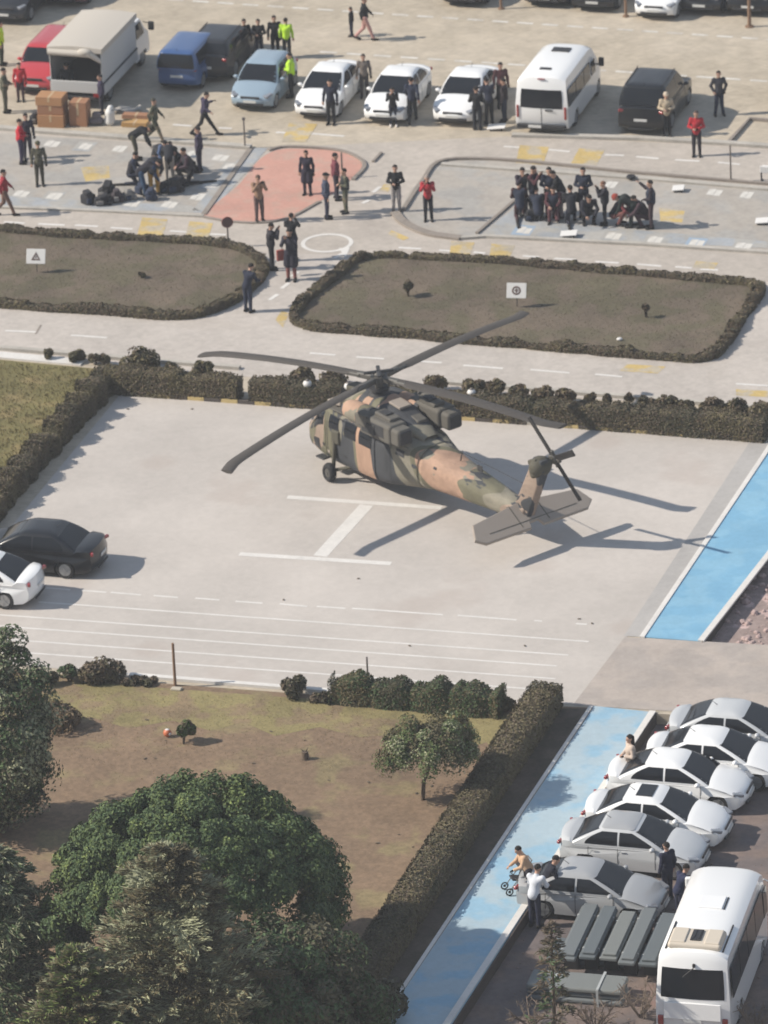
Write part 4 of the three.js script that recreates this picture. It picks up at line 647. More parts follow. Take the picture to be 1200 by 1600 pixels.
// ---------------------------------------------------------------- white midibus in the lower right corner
{
  const L = 6.3, W = 2.15, H = 2.72, h = L / 2, a = 14 * R, d = V3(Math.sin(a), 0, -Math.cos(a)), t = thing('midibus', 'white bus with beige cooling unit on its roof in the lower right corner', 'bus', spot(1083, 1634, d, -h, 0, LOW), yawOf(d));
  const f = (x, y, q) => { const up = clamp((y - 1.2) / (H - 1.2)), e = clamp((x - (h - 0.6)) / 0.6), er = clamp((-x - (h - 0.35)) / 0.35); return [x - 0.18 * e * q * q + 0.1 * er * q * q, y + (y > H - 0.3 ? 0.06 * (1 - q * q) - 0.13 * Math.abs(q) ** 5 : 0), q * W / 2 * (1 - 0.11 * up * up - 0.05 * e * e - 0.04 * er)]; };
  const out = [[-h + 0.05, 0.4], [-h, 0.9], [-h + 0.03, 1.3], [-h + 0.16, H - 0.22], [-h + 0.3, H - 0.04], [-h + 0.5, H], [h - 0.9, H], [h - 0.6, H - 0.12], [h - 0.25, 1.5], [h - 0.05, 0.95], [h, 0.5], [h - 0.1, 0.34], ...archPts(1.9, 0.42, 0.34), ...archPts(-1.6, 0.42, 0.34), [-h + 0.15, 0.36]];
  part('body', bodyOf(out, W, f, 14), P.white, t); part('underbody', box(L * 0.9, 0.3, W * 0.6, 0, 0.5, 0), TRIM, t);
  part('rear_window', bowed(f, (y) => -h + 0.03 + 0.13 * clamp((y - 1.3) / (H - 1.52)) - 0.01, 1.42, 2.3, 0.86), GLASS, t);
  part('boot_lid', rbox(0.05, 0.5, 1.6, 0.02, -h + 0.0, 1.06, 0, 0, 0, -0.06), P.white, t); part('wiper', [rod(V3(-h + 0.1, 2.36, 0.05), V3(-h + 0.02, 2.1, -0.25), 0.015), rbox(0.08, 0.1, 0.08, 0.02, -h + 0.12, 2.42, 0.05)], TRIM, t);
  part('licence_plate', box(0.02, 0.12, 0.5, -h - 0.03, 0.78, 0), PLATE, t);
  const wz = (y) => W / 2 * (1 - 0.11 * clamp((y - 1.2) / (H - 1.2)) ** 2) + 0.004;
  for (const s of [-1, 1]) {
    const q = (x0, x1, y0 = 1.36, y1 = 2.26) => { const p = [V3(x0, y0, s * wz(y0)), V3(x1, y0, s * wz(y0)), V3(x1, y1, s * wz(y1)), V3(x0, y1, s * wz(y1))]; return panel(s > 0 ? p : p.reverse(), 0.012); };
    for (let i = 0; i < 4; i++) part('side_window', q(-h + 0.4 + i * 1.22, -h + 1.56 + i * 1.22), GLASS, t);
    part('side_window', q(h - 0.95, h - 0.45, 1.3, 2.1), GLASS, t);
    part('roof_rail', rod(V3(-h + 0.5, H - 0.01, s * 0.8), V3(-h + 2.1, H - 0.01, s * 0.8), 0.025), TRIM, t);
    part('tail_light', rbox(0.06, 0.3, 0.16, 0.03, -h + 0.05, 0.72, s * 0.9), REDLAMP, t);
    part('mirror', [rbox(0.14, 0.32, 0.22, 0.06, h - 0.2, 1.9, s * 1.2), rod(V3(h - 0.3, 2.2, s * 0.95), V3(h - 0.2, 2.05, s * 1.18), 0.02)], P.white, t);
    wheel(t, 1.9, s * 0.92, 0.38, 0.24); wheel(t, -1.6, s * 0.92, 0.38, 0.26);
  }
  part('windshield', panel([V3(h - 0.2, 1.45, -0.92), V3(h - 0.58, 2.5, -0.84), V3(h - 0.58, 2.5, 0.84), V3(h - 0.2, 1.45, 0.92)], 0.02), GLASS, t);
  const be = mat(alb(226, 214, 196), 0.6), ac = part('cooling_unit', [rbox(1.0, 0.2, 1.5, 0.09, -h + 0.95, H + 0.08, 0), rbox(0.85, 0.1, 0.45, 0.05, -h + 0.95, H + 0.17, 0.48), rbox(0.85, 0.1, 0.45, 0.05, -h + 0.95, H + 0.17, -0.48)], be, t);
  part('grille', [rbox(0.62, 0.05, 0.3, 0.02, -h + 0.98, H + 0.2, 0), rbox(0.5, 0.03, 0.06, 0.01, -h + 0.98, H + 0.232, 0.08), rbox(0.5, 0.03, 0.06, 0.01, -h + 0.98, H + 0.232, -0.06)], TRIM, ac);
  part('roof_hatch', rbox(0.75, 0.05, 0.7, 0.02, 0.1, H + 0.07, 0), P.white, t); part('hatch_gap', box(0.75, 0.02, 0.04, 0.1, H + 0.055, 0.4), TRIM, t);
}
// ================================================================ the helicopter: local +x to the nose, z to its right, rotor hub over x = 0
const TAILROT = 1.13;
{
  const hubAt = at(592, 590, 3.62), tailAt = at(843, 711, 3.42), fwd = hubAt.clone().sub(tailAt).setY(0); console.log('heli hub to tail', fwd.length().toFixed(2)); const k = fwd.length() / 9.9; fwd.normalize();
  const heli = thing('helicopter', 'large camouflaged military transport helicopter standing on the pale helipad', 'helicopter', hubAt.clone().setY(0), yawOf(fwd)); heli.scale.x = k;
  // hull stations: x, bottom, top, half width, squareness
  const ST = [[4.55, 0.95, 1.2, 0.12, 2.2], [4.4, 0.78, 1.36, 0.38, 2.3], [4.1, 0.62, 1.5, 0.66, 2.5], [3.7, 0.52, 1.6, 0.88, 2.7], [3.45, 0.48, 1.7, 0.98, 2.9], [3.0, 0.44, 2.04, 1.08, 3], [2.6, 0.42, 2.3, 1.13, 3.6], [2.2, 0.41, 2.4, 1.16, 4.2], [1.4, 0.4, 2.43, 1.18, 4.6], [0.2, 0.4, 2.43, 1.18, 4.6], [-1.2, 0.42, 2.4, 1.18, 4.4], [-2.0, 0.48, 2.36, 1.14, 4], [-2.7, 0.58, 2.3, 1.03, 3.4], [-3.3, 0.62, 2.22, 0.92, 2.7], [-3.9, 0.68, 2.1, 0.78, 2.5], [-4.6, 0.72, 1.98, 0.68, 2.5], [-5.6, 0.76, 1.84, 0.58, 2.5], [-6.8, 0.8, 1.7, 0.48, 2.5], [-8.0, 0.84, 1.56, 0.38, 2.5], [-8.8, 0.9, 1.46, 0.3, 2.5], [-9.15, 1.0, 1.38, 0.22, 2.4]];
  const station = (x) => { let i = 0; while (i < ST.length - 2 && x < ST[i + 1][0]) i++; const a = ST[i], b = ST[i + 1], t = clamp((a[0] - x) / (a[0] - b[0])); return a.map((v, j) => lerp(v, b[j], t)); };
  const surf = (x, deg, off = 0) => { const [, b, tp, w, n] = station(x), c = Math.cos(deg * R), s = Math.sin(deg * R), pw = (v) => Math.sign(v) * Math.abs(v) ** (2 / n), z = w * pw(c), y = (b + tp) / 2 + (tp - b) / 2 * pw(s); const nn = V3(0, s, c).normalize(); return V3(x > 0 ? x * 0.9 : x, y + nn.y * off, z + nn.z * off); };
  // camouflage: broad bands along the hull with wandering edges
  const TAN = alb(198, 162, 138, 0.64), GRN = alb(122, 118, 96, 0.7), BLK = alb(72, 74, 78, 0.66), PNK = alb(166, 146, 130, 0.72), GRY = alb(146, 140, 124, 0.72);
  const bands = [[4.1, PNK], [3.3, GRN], [2.7, PNK], [1.9, GRN], [1.5, BLK], [0.35, GRY], [0.15, GRN], [-1.0, TAN], [-2.7, BLK], [-3.9, GRY], [-4.2, GRN], [-6.4, TAN], [-7.3, GRN], [-8.2, GRY], [-9.72, PNK], [-20, BLK]];
  const camo = (x, a, c) => {                                        // a = 0..1 round the hull
    const s = a * 2, wob = 1.3 * (fbm(x * 0.045 + 0.37, s * 0.12 + 0.11, 8, 3, 77) - 0.5) + 0.5 * Math.sin(a * Math.PI * 4 + 1.2 + x * 0.4), xx = x + wob * 1.0;
    let b = bands.find((q) => xx > q[0])?.[1] ?? PNK;
    if (x < -3.9 && x > -8 && fbm(x * 0.09 + 0.2, s * 0.3, 8, 3, 81) > 0.64) b = GRN;
    if (x > -1 && x < 4.6 && fbm(x * 0.07 + 0.6, s * 0.25 + 0.4, 8, 3, 84) > 0.7) b = BLK;
    if (fbm(x * 0.2 + 0.1, s * 0.6 + 0.3, 8, 3, 87) > 0.68) b = b === TAN ? GRY : b === BLK ? GRN : BLK;
    const d = 1 + 0.5 * (fbm(x * 0.13, s * 0.5, 16, 4, 90) - 0.5) + 0.25 * (fbm(x * 0.5, s * 1.6, 16, 3, 93) - 0.5) - 0.15 * (vnoise(x * 9, a * 20, 512, 92) > 0.93 ? 1 : 0);
    return mix3(b, b, 0, c).map((v) => v * d);
  };
  const ct = tex(1024, 1, (u, v, c) => camo(u * 16 - 10.5, v, c));
  const CAMO = new THREE.MeshStandardMaterial({ map: ct, roughness: 0.78 });
  const loft = (x1, x0, nx, na = 56) => {
    const pos = [], uv = [], idx = [];
    for (let i = 0; i <= nx; i++) { const x = lerp(x1, x0, i / nx); for (let j = 0; j <= na; j++) { const p = surf(x, j / na * 360); pos.push(p.x, p.y, p.z); uv.push((x + 10.5) / 16, j / na); } }
    for (let i = 0; i < nx; i++) for (let j = 0; j < na; j++) { const a = i * (na + 1) + j, b = a + na + 1; idx.push(a, b, a + 1, b, b + 1, a + 1); }
    for (const [row, flip] of [[0, 0], [nx, 1]]) { const o = row * (na + 1); for (let j = 1; j < na - 1; j++) flip ? idx.push(o, o + j + 1, o + j) : idx.push(o, o + j, o + j + 1); }
    const g = new THREE.BufferGeometry(); g.setAttribute('position', new THREE.Float32BufferAttribute(pos, 3)); g.setAttribute('uv', new THREE.Float32BufferAttribute(uv, 2)); g.setIndex(idx); g.computeVertexNormals(); return g;
  };
  const patch = (x0, x1, d0, d1, off = 0.012, n = 6, sk = 0) => {    // a curved plate lying on the hull
    const pos = [], uv = [], idx = [];
    for (let i = 0; i <= n; i++) for (let j = 0; j <= n; j++) { const dg = lerp(d0, d1, j / n), x = lerp(x0, x1, i / n) + sk * (j / n), p = surf(x, dg, off); pos.push(p.x, p.y, p.z); uv.push((x + 10.5) / 16, dg / 360); }
    for (let i = 0; i < n; i++) for (let j = 0; j < n; j++) { const a = i * (n + 1) + j, b = a + n + 1; idx.push(a, b, a + 1, b, b + 1, a + 1); }
    const g = new THREE.BufferGeometry(); g.setAttribute('position', new THREE.Float32BufferAttribute(pos, 3)); g.setAttribute('uv', new THREE.Float32BufferAttribute(uv, 2)); g.setIndex(idx); g.computeVertexNormals(); return g;
  };
  const withCamo = (g, dx = 0) => { const p = g.attributes.position, uv = new Float32Array(p.count * 2); for (let i = 0; i < p.count; i++) { uv[i * 2] = (p.getX(i) + dx + 10.5) / 16; uv[i * 2 + 1] = 0.25 + Math.atan2(p.getY(i) - 1.4, p.getZ(i)) / 6.2832 + 0.15; } g.setAttribute('uv', new THREE.BufferAttribute(uv, 2)); return g; };
  const DARK = mat([0.03, 0.03, 0.032], 0.7), METAL = mat([0.11, 0.105, 0.095], 0.6, { metalness: 0.3 }), EXH = mat(alb(108, 104, 96, 0.66), 0.8), OLIVE = mat(alb(96, 92, 78, 0.62), 0.8), PALE = mat(alb(176, 164, 152, 0.7), 0.8), BLADE = mat(alb(88, 82, 76, 0.62), 0.7), BLADEDK = mat(alb(58, 56, 56, 0.62), 0.6);
  part('fuselage', loft(4.55, -3.6, 70), CAMO, heli);
  part('tail_boom', loft(-3.6, -9.15, 40), CAMO, heli);
  // cockpit glass, doors
  part('windshield', patch(3.62, 2.86, 96, 128, 0.014), GLASS, heli); part('windshield', patch(3.62, 2.86, 84, 52, 0.014), GLASS, heli);
  part('roof_window', patch(2.62, 2.25, 100, 122, 0.014), GLASS, heli); part('roof_window', patch(2.62, 2.25, 80, 58, 0.014), GLASS, heli);
  for (const m of [0, 1]) {
    const A = (d) => m ? 180 - d : d;
    const cd = part('cockpit_door', patch(3.1, 2.02, A(138), A(212), 0.02), CAMO, heli);
    part('door_window', patch(2.98, 2.14, A(140), A(172), 0.03), GLASS, cd); part('door_window', patch(2.98, 2.5, A(182), A(203), 0.03), GLASS, cd); part('handle', patch(2.2, 2.08, A(183), A(186), 0.04), DARK, cd);
    part('nose_window', patch(3.95, 3.35, A(190), A(212), 0.014), GLASS, heli); part('quarter_window', patch(3.4, 3.14, A(140), A(170), 0.016), GLASS, heli);
    part('gunner_window', patch(1.75, 1.05, A(142), A(174), 0.016), GLASS, heli); part('panel_seam', patch(1.9, 1.87, A(140), A(214), 0.012), DARK, heli); part('fuel_cap', patch(-4.3, -4.45, A(150), A(158), 0.012), DARK, heli); part('vent', patch(-2.5, -2.9, A(150), A(166), 0.014), DARK, heli); part('warning_patch', patch(1.9, 1.72, A(190), A(196), 0.02), PALE, heli); part('foot_step', patch(2.05, 1.8, A(200), A(205), 0.03), DARK, heli);
    const sd = part('sliding_door', patch(0.75, -1.35, A(138), A(216), 0.03, 8), CAMO, heli);
    part('door_window', patch(0.58, -0.2, A(143), A(176), 0.042), GLASS, sd); part('door_window', patch(-0.4, -1.18, A(143), A(176), 0.042), GLASS, sd); part('handle', patch(0.68, 0.5, A(185), A(188), 0.05), DARK, sd);
    part('door_rail', patch(0.75, -3.0, A(136), A(137.5), 0.03, 10), DARK, heli);
    part('panel_seam', patch(-2.2, -2.23, A(130), A(220), 0.012), DARK, heli);
  }
  // gearbox and engine deck, engines with their boxed exhausts
  const fair = [[2.35, 2.36, 2.42, 0.2], [2.0, 2.34, 2.66, 0.46], [1.3, 2.32, 2.92, 0.58], [0.5, 2.3, 3.06, 0.62], [-0.4, 2.3, 3.08, 0.62], [-1.4, 2.28, 2.98, 0.58], [-2.4, 2.2, 2.72, 0.48], [-3.2, 2.1, 2.36, 0.3]].map(([x, b, tp, w]) => { const o = []; for (let j = 0; j < 24; j++) { const a = j / 24 * Math.PI * 2, pw = (v) => Math.sign(v) * Math.abs(v) ** 0.75; o.push(V3(x, (b + tp) / 2 + (tp - b) / 2 * pw(Math.sin(a)), w * pw(Math.cos(a)))); } return o; });
  part('engine_deck', withCamo(loftRings(fair.reverse())), CAMO, heli);
  part('air_intake', [rbox(0.5, 0.3, 0.5, 0.08, 1.55, 2.86, 0)], OLIVE, heli); part('deck_hatch', rbox(0.7, 0.08, 0.5, 0.02, -1.3, 3.02, 0, 0, 0, 0.1), PALE, heli); part('deck_hatch', rbox(0.4, 0.1, 0.34, 0.02, 1.0, 2.98, 0.3), EXH, heli); part('deck_box', rbox(0.5, 0.24, 0.4, 0.05, -2.3, 2.66, 0.1, 0, 0, 0.2), EXH, heli); for (const s of [-1, 1]) { part('deck_walkway', rbox(2.6, 0.05, 0.26, 0.02, 0.4, 2.42, s * 0.95), EXH, heli); part('hand_rail', [rod(V3(1.2, 2.3, s * 1.17), V3(0.6, 2.28, s * 1.2), 0.018)], DARK, heli); part('roof_fairing', rbox(0.9, 0.2, 0.4, 0.07, 1.75, 2.5, s * 0.62, 0, 0, -0.16), PALE, heli); }
  for (const s of [-1, 1]) {
    const z = s * 0.82, nac = [[0.95, 0.16], [0.85, 0.27], [0.5, 0.34], [-0.3, 0.37], [-1.2, 0.36], [-1.5, 0.32]].map(([x, r]) => { const o = []; for (let j = 0; j < 20; j++) { const a = j / 20 * 6.2832; o.push(V3(x, 2.58 + r * Math.sin(a), z + r * 1.05 * Math.cos(a))); } return o; });
    const e = part('engine_nacelle', withCamo(loftRings(nac.reverse())), CAMO, heli);
    part('intake', disc(0.15, 0.05, 0, 0, 0).rotateY(Math.PI / 2).translate(0.97, 2.58, z), DARK, e);
    part('exhaust', [rbox(2.0, 0.7, 0.78, 0.14, -1.75, 2.6, z + s * 0.2), rbox(1.0, 0.2, 0.45, 0.05, -1.9, 2.98, z + s * 0.1, 0, 0, 0.06), rbox(0.4, 0.5, 0.5, 0.06, -0.6, 2.62, z + s * 0.28), rbox(0.8, 0.6, 0.62, 0.12, -2.8, 2.58, z + s * 0.22), rbox(0.6, 0.46, 0.4, 0.08, -1.0, 2.78, z + s * 0.46)], EXH, e);
    part('exhaust_outlet', [rbox(0.2, 0.46, 0.48, 0.05, -3.14, 2.58, z + s * 0.22), rbox(0.8, 0.4, 0.06, 0.02, -1.95, 2.64, z + s * 0.57), rbox(0.5, 0.04, 0.3, 0.01, -1.8, 3.1, z + s * 0.1), rbox(0.8, 0.34, 0.05, 0.02, -1.4, 2.58, z + s * 0.6)], DARK, e);
  }
  // rotor head
  const head = new THREE.Group(); head.name = 'rotor_head'; head.position.set(0, 0, 0); heli.add(head);
  part('mast', [rod(V3(0, 2.95, 0), V3(0, 3.75, 0), 0.16, 0.13, 14), ball(0.2, 0, 3.74, 0, 1, 0.6, 1)], METAL, head);
  part('swashplate', [(() => { const g = new THREE.CylinderGeometry(0.34, 0.36, 0.09, 24); g.translate(0, 3.25, 0); return g; })(), (() => { const g = new THREE.CylinderGeometry(0.26, 0.4, 0.12, 24); g.translate(0, 3.1, 0); return g; })()], DARK, head);
  part('hub', [(() => { const g = new THREE.CylinderGeometry(0.3, 0.3, 0.2, 20); g.translate(0, 3.6, 0); return g; })(), ...[0, 1, 2, 3].map((i) => { const a = i * Math.PI / 2; return rbox(0.75, 0.2, 0.24, 0.06, Math.cos(a) * 0.6, 3.6, -Math.sin(a) * 0.6, 0, a, 0); }), ...[0, 1, 2, 3].map((i) => { const a = i * Math.PI / 2 + 0.5; return rod(V3(Math.cos(a) * 0.3, 3.25, -Math.sin(a) * 0.3), V3(Math.cos(a) * 0.42, 3.58, -Math.sin(a) * 0.42), 0.025, 0.025, 6); })], METAL, head);
  part('vibration_absorber', [0, 1, 2, 3].map((i) => { const a = i * Math.PI / 2 + 0.78; return rbox(0.5, 0.08, 0.14, 0.03, Math.cos(a) * 0.28, 3.84, -Math.sin(a) * 0.28, 0, a, 0); }), DARK, head);
  const worldTurn = heli.rotation.y, first = yawOf(V3(Math.cos(127.3 * R), 0, Math.sin(127.3 * R))) - worldTurn; head.rotation.y = first;
  for (let b = 0; b < 4; b++) {
    const n = 26, pos = [], idx = [], droop = (r) => -0.42 * Math.pow(clamp((r - 0.9) / 7.28), 2), m = 8;
    const sec = (r) => { const c = r < 1.3 ? 0.3 : 0.53, sw = r > 7.55 ? -0.22 * (r - 7.55) / 0.63 : 0, tw = (6 - r) * 0.012, t = r < 1.3 ? 0.1 : 0.055, o = []; for (let j = 0; j < m; j++) { const a = j / m * 6.2832, x = 0.5 * c * Math.cos(a), y = t * Math.sin(a) * (1 + 0.3 * Math.cos(a)); o.push([r, 3.6 + droop(r) + y * Math.cos(tw) + x * tw, sw - x + 0.02]); } return o; };
    for (let i = 0; i <= n; i++) { const r = 0.9 + 7.28 * i / n; sec(r).forEach((p) => pos.push(...p)); }
    for (let i = 0; i < n; i++) for (let j = 0; j < m; j++) { const q = i * m + j, p = i * m + (j + 1) % m; idx.push(q, q + m, p, p, q + m, p + m); }
    for (const o of [0, n * m]) for (let j = 1; j < m - 1; j++) o ? idx.push(o, o + j, o + j + 1) : idx.push(o, o + j + 1, o + j);
    const g = new THREE.BufferGeometry(); g.setAttribute('position', new THREE.Float32BufferAttribute(pos, 3)); g.setIndex(idx);
    const bl = part('rotor_blade', toCreasedNormals(g.toNonIndexed(), 45 * R), BLADE, head); bl.rotation.y = b * Math.PI / 2;
    part('blade_cuff', rbox(0.55, 0.14, 0.3, 0.05, 1.05, 3.6, 0), METAL, bl);
  }
  // fin, tail rotor, stabilator
  const fin = [[-8.5, 1.3], [-9.6, 3.05], [-9.72, 3.26], [-10.15, 3.24], [-10.2, 2.95], [-9.3, 1.3], [-9.2, 1.05], [-8.9, 1.0]], fs = new THREE.Shape(fin.map(([x, y]) => new THREE.Vector2(x, y))), fg = new THREE.ExtrudeGeometry(fs, { depth: 0.16, steps: 1, bevelEnabled: true, bevelThickness: 0.09, bevelSize: 0.06, bevelSegments: 3 }); fg.translate(0, 0, -0.08);
  part('tail_fin', withCamo(toCreasedNormals(fg, 40 * R)), CAMO, heli);
  part('tail_gearbox', [ball(0.36, -9.9, 3.02, 0.02, 1.1, 0.95, 1.15), rbox(0.66, 0.5, 0.46, 0.14, -9.8, 2.88, 0.0, 0, 0, -0.4), rod(V3(-9.95, 3.0, 0), V3(-9.95, 3.1, 0.52), 0.13, 0.1, 12), rbox(0.5, 0.16, 0.5, 0.05, -9.75, 3.2, 0.0, 0, 0, -0.3)], OLIVE, heli);
  const tr = new THREE.Group(); tr.name = 'tail_rotor'; tr.position.set(-9.95, 3.12, 0.55); tr.rotation.set(-20 * R, 0, 0); heli.add(tr);
  part('hub', [disc(0.16, 0.16, 0, 0, 0.02, 16), rbox(0.7, 0.12, 0.1, 0.03, 0, 0, 0.04), rbox(0.12, 0.7, 0.1, 0.03, 0, 0, 0.04)], METAL, tr);
  for (let i = 0; i < 4; i++) { const g = rbox(1.5, 0.24, 0.05, 0.022, 0.92, 0, 0.03); const b = part('tail_rotor_blade', [g, rbox(0.2, 0.245, 0.056, 0.02, 1.58, 0, 0.03)], BLADEDK, tr); b.rotation.z = TAILROT + i * Math.PI / 2; }
  const stab = new THREE.Shape([[-0.34, -2.4], [0.24, -2.15], [0.5, -0.2], [0.5, 0.2], [0.24, 2.15], [-0.34, 2.4], [-0.6, 2.1], [-0.6, 0.28], [-0.34, 0.2], [-0.34, -0.2], [-0.6, -0.28], [-0.6, -2.1]].map(([x, z]) => new THREE.Vector2(x, z))), sg = new THREE.ExtrudeGeometry(stab, { depth: 0.07, bevelEnabled: true, bevelSize: 0.03, bevelThickness: 0.03, bevelSegments: 2 }); sg.rotateX(Math.PI / 2); sg.translate(0, 0.035, 0);
  const sm = part('stabilator', sg, PALE, heli); sm.position.set(-9.1, 1.16, 0); sm.rotation.z = 30 * R;
  part('stabilator_seam', [box(0.02, 0.02, 3.6, -0.3, 0.066, 0), box(1.0, 0.02, 0.02, 0, 0.066, 0.55), box(1.0, 0.02, 0.02, 0, 0.066, -0.55)], OLIVE, sm);
  // undercarriage
  for (const s of [-1, 1]) {
    const lg = new THREE.Group(); lg.name = 'landing_gear'; heli.add(lg);
    part('strut', [rod(V3(1.15, 1.75, s * 1.16), V3(1.2, 0.38, s * 1.3), 0.09, 0.07, 10), rod(V3(0.4, 0.62, s * 1.06), V3(1.2, 0.36, s * 1.3), 0.07, 0.06, 8), rbox(0.5, 0.5, 0.2, 0.08, 1.1, 1.55, s * 1.16)], OLIVE, lg);
    const w = new THREE.Group(); w.name = 'wheel'; w.position.set(1.2, 0.34, s * 1.46); lg.add(w); const tg = new THREE.TorusGeometry(0.23, 0.11, 10, 24); tg.scale(1, 1, 1.25);
    part('tyre', [tg, disc(0.2, 0.14, 0, 0, 0)], RUBBER, w); part('rim', [disc(0.15, 0.2, 0, 0, 0, 16), disc(0.06, 0.25, 0, 0, 0, 10)], METAL, w);
    part('step', rbox(0.5, 0.06, 0.3, 0.02, 2.0, 0.62, s * 1.2), DARK, heli);
  }
  const tw = new THREE.Group(); tw.name = 'tail_wheel'; heli.add(tw);
  part('strut', [rod(V3(-7.0, 1.15, 0), V3(-7.5, 0.26, 0), 0.07, 0.05, 8), rod(V3(-7.65, 1.2, 0), V3(-7.55, 0.3, 0.0), 0.05, 0.04, 8)], OLIVE, tw); const tt = new THREE.TorusGeometry(0.15, 0.08, 10, 20); tt.translate(-7.5, 0.23, 0); part('tyre', [tt, disc(0.12, 0.1, -7.5, 0.23, 0)], RUBBER, tw);
  // small fittings
  part('cable_cutter', [rbox(0.3, 0.34, 0.03, 0.01, 2.35, 2.5, 0, 0, 0, 0.5), rbox(0.25, 0.25, 0.03, 0.01, 3.5, 0.5, 0)], DARK, heli);
  part('antenna', [rod(V3(-5.0, 1.95, 0), V3(-5.15, 2.35, 0), 0.025, 0.012), rod(V3(-3.4, 2.1, 0.3), V3(-8.3, 1.9, 0.36), 0.012), rbox(0.3, 0.22, 0.03, 0.01, -6.2, 1.98, 0)], DARK, heli);
  part('tail_light', ball(0.05, -10.2, 3.15, 0, 1, 1, 1, 8), REDLAMP, heli); part('search_light', rod(V3(3.1, 0.52, -0.3), V3(3.1, 0.4, -0.3), 0.12, 0.12, 12), METAL, heli);
}
// ================================================================ people: local +x is the way they face, z their right
function sdfMesh(bones, cell, kk = 0.04) {                            // tapered capsules [a, b, ra, rb] joined smoothly, meshed by marching cubes
  const lo = V3(9, 9, 9), hi = V3(-9, -9, -9);
  for (const [a, b, ra, rb] of bones) for (const [p, r] of [[a, ra], [b, rb]]) { lo.min(p.clone().addScalar(-r - cell * 3)); hi.max(p.clone().addScalar(r + cell * 3)); }
  const c = lo.clone().add(hi).multiplyScalar(0.5), S = Math.max(hi.x - lo.x, hi.y - lo.y, hi.z - lo.z), N = Math.ceil(S / cell) + 4, half = N / 2, sc = cell * half;
  const mc = new MarchingCubes(N, undefined, false, false, 60000), F = mc.field; F.fill(-9);
  const d = new Float32Array(N * N * N).fill(9), P = V3(), ab = V3(), ap = V3();
  for (const [a, b, ra, rb] of bones) {
    const rm = Math.max(ra, rb) + kk + cell * 2.5, ix = (v, o) => clamp(Math.floor((v - o) / cell + half), 1, N - 2);
    const x0 = ix(Math.min(a.x, b.x) - rm, c.x), x1 = ix(Math.max(a.x, b.x) + rm, c.x), y0 = ix(Math.min(a.y, b.y) - rm, c.y), y1 = ix(Math.max(a.y, b.y) + rm, c.y), z0 = ix(Math.min(a.z, b.z) - rm, c.z), z1 = ix(Math.max(a.z, b.z) + rm, c.z);
    ab.subVectors(b, a); const l2 = Math.max(1e-9, ab.lengthSq());
    for (let z = z0; z <= z1; z++) for (let y = y0; y <= y1; y++) for (let x = x0; x <= x1; x++) {
      P.set(c.x + (x - half) * cell, c.y + (y - half) * cell, c.z + (z - half) * cell); ap.subVectors(P, a);
      const t = clamp(ap.dot(ab) / l2), dx = ap.x - ab.x * t, dy = ap.y - ab.y * t, dz = ap.z - ab.z * t, v = Math.sqrt(dx * dx + dy * dy + dz * dz) - (ra + (rb - ra) * t), i = z * N * N + y * N + x, o = d[i], h = clamp(0.5 + 0.5 * (o - v) / kk);
      d[i] = o > 8 ? v : o + (v - o) * h - kk * h * (1 - h);
    }
  }
  for (let i = 0; i < F.length; i++) F[i] = -d[i];
  mc.isolation = 0; mc.update();
  const n = mc.count, pos = mc.positionArray.slice(0, n * 3), nor = mc.normalArray.slice(0, n * 3);
  for (let i = 0; i < n; i++) for (const k of [0, 1, 2]) pos[i * 3 + k] = pos[i * 3 + k] * sc + c.getComponent(k);
  const g = new THREE.BufferGeometry(); g.setAttribute('position', new THREE.BufferAttribute(pos, 3)); g.setAttribute('normal', new THREE.BufferAttribute(nor, 3)); return g;
}
const v = (a) => V3(...a), mir = ([x, y, z]) => [x, y, -z];
// one hand: wrist at the origin, fingers along +x, palm down, thumb towards +z
const HAND = (() => {
  const b = [[V3(0, 0, 0), V3(0.07, 0, 0), 0.022, 0.024], [V3(0.03, 0, -0.018), V3(0.085, 0, -0.026), 0.014, 0.012], [V3(0.03, 0, 0.018), V3(0.085, 0, 0.024), 0.014, 0.012]];
  [[-0.03, 0.058], [-0.01, 0.072], [0.01, 0.076], [0.03, 0.068]].forEach(([z, l]) => { const a = V3(0.085, 0, z), m = V3(0.085 + l * 0.5, -0.012, z * 1.1), e = V3(0.085 + l * 0.85, -0.04, z * 1.1); b.push([a, m, 0.0095, 0.0085], [m, e, 0.0085, 0.007]); });
  b.push([V3(0.025, 0, 0.022), V3(0.06, -0.012, 0.055), 0.013, 0.01], [V3(0.06, -0.012, 0.055), V3(0.095, -0.022, 0.06), 0.01, 0.008]);
  return sdfMesh(b, 0.006, 0.008);
})();
const HEADG = (() => {                                                // centre of the skull at the origin, face to +x
  const b = [[V3(-0.02, 0.03, 0), V3(0.015, 0.03, 0), 0.088, 0.082], [V3(0.03, -0.03, 0), V3(0.05, -0.085, 0), 0.06, 0.036], [V3(0.085, 0.012, 0), V3(0.108, -0.028, 0), 0.012, 0.017], [V3(0.0, 0.0, 0), V3(-0.025, -0.19, 0), 0.058, 0.058]];
  for (const s of [-1, 1]) b.push([V3(-0.01, 0.02, s * 0.08), V3(-0.012, -0.03, s * 0.078), 0.018, 0.012], [V3(0.07, 0.04, s * 0.03), V3(0.07, 0.04, s * 0.045), 0.018, 0.014]);
  return sdfMesh(b, 0.011, 0.02);
})();
const EYES = join([-1, 1].map((s) => ball(0.011, 0.086, 0.012, s * 0.031, 0.7, 0.8, 1.2, 8)));
const HAIR = (() => { const g = new THREE.SphereGeometry(0.101, 16, 12, 0, Math.PI * 2, 0, Math.PI * 0.58); g.rotateZ(0.5); g.scale(1.02, 1, 0.9); g.translate(-0.012, 0.042, 0); return g; })();
const LONGHAIR = join([HAIR.clone(), sdfMesh([[V3(-0.06, 0.02, 0), V3(-0.08, -0.2, 0), 0.085, 0.07]], 0.016, 0.03)]);
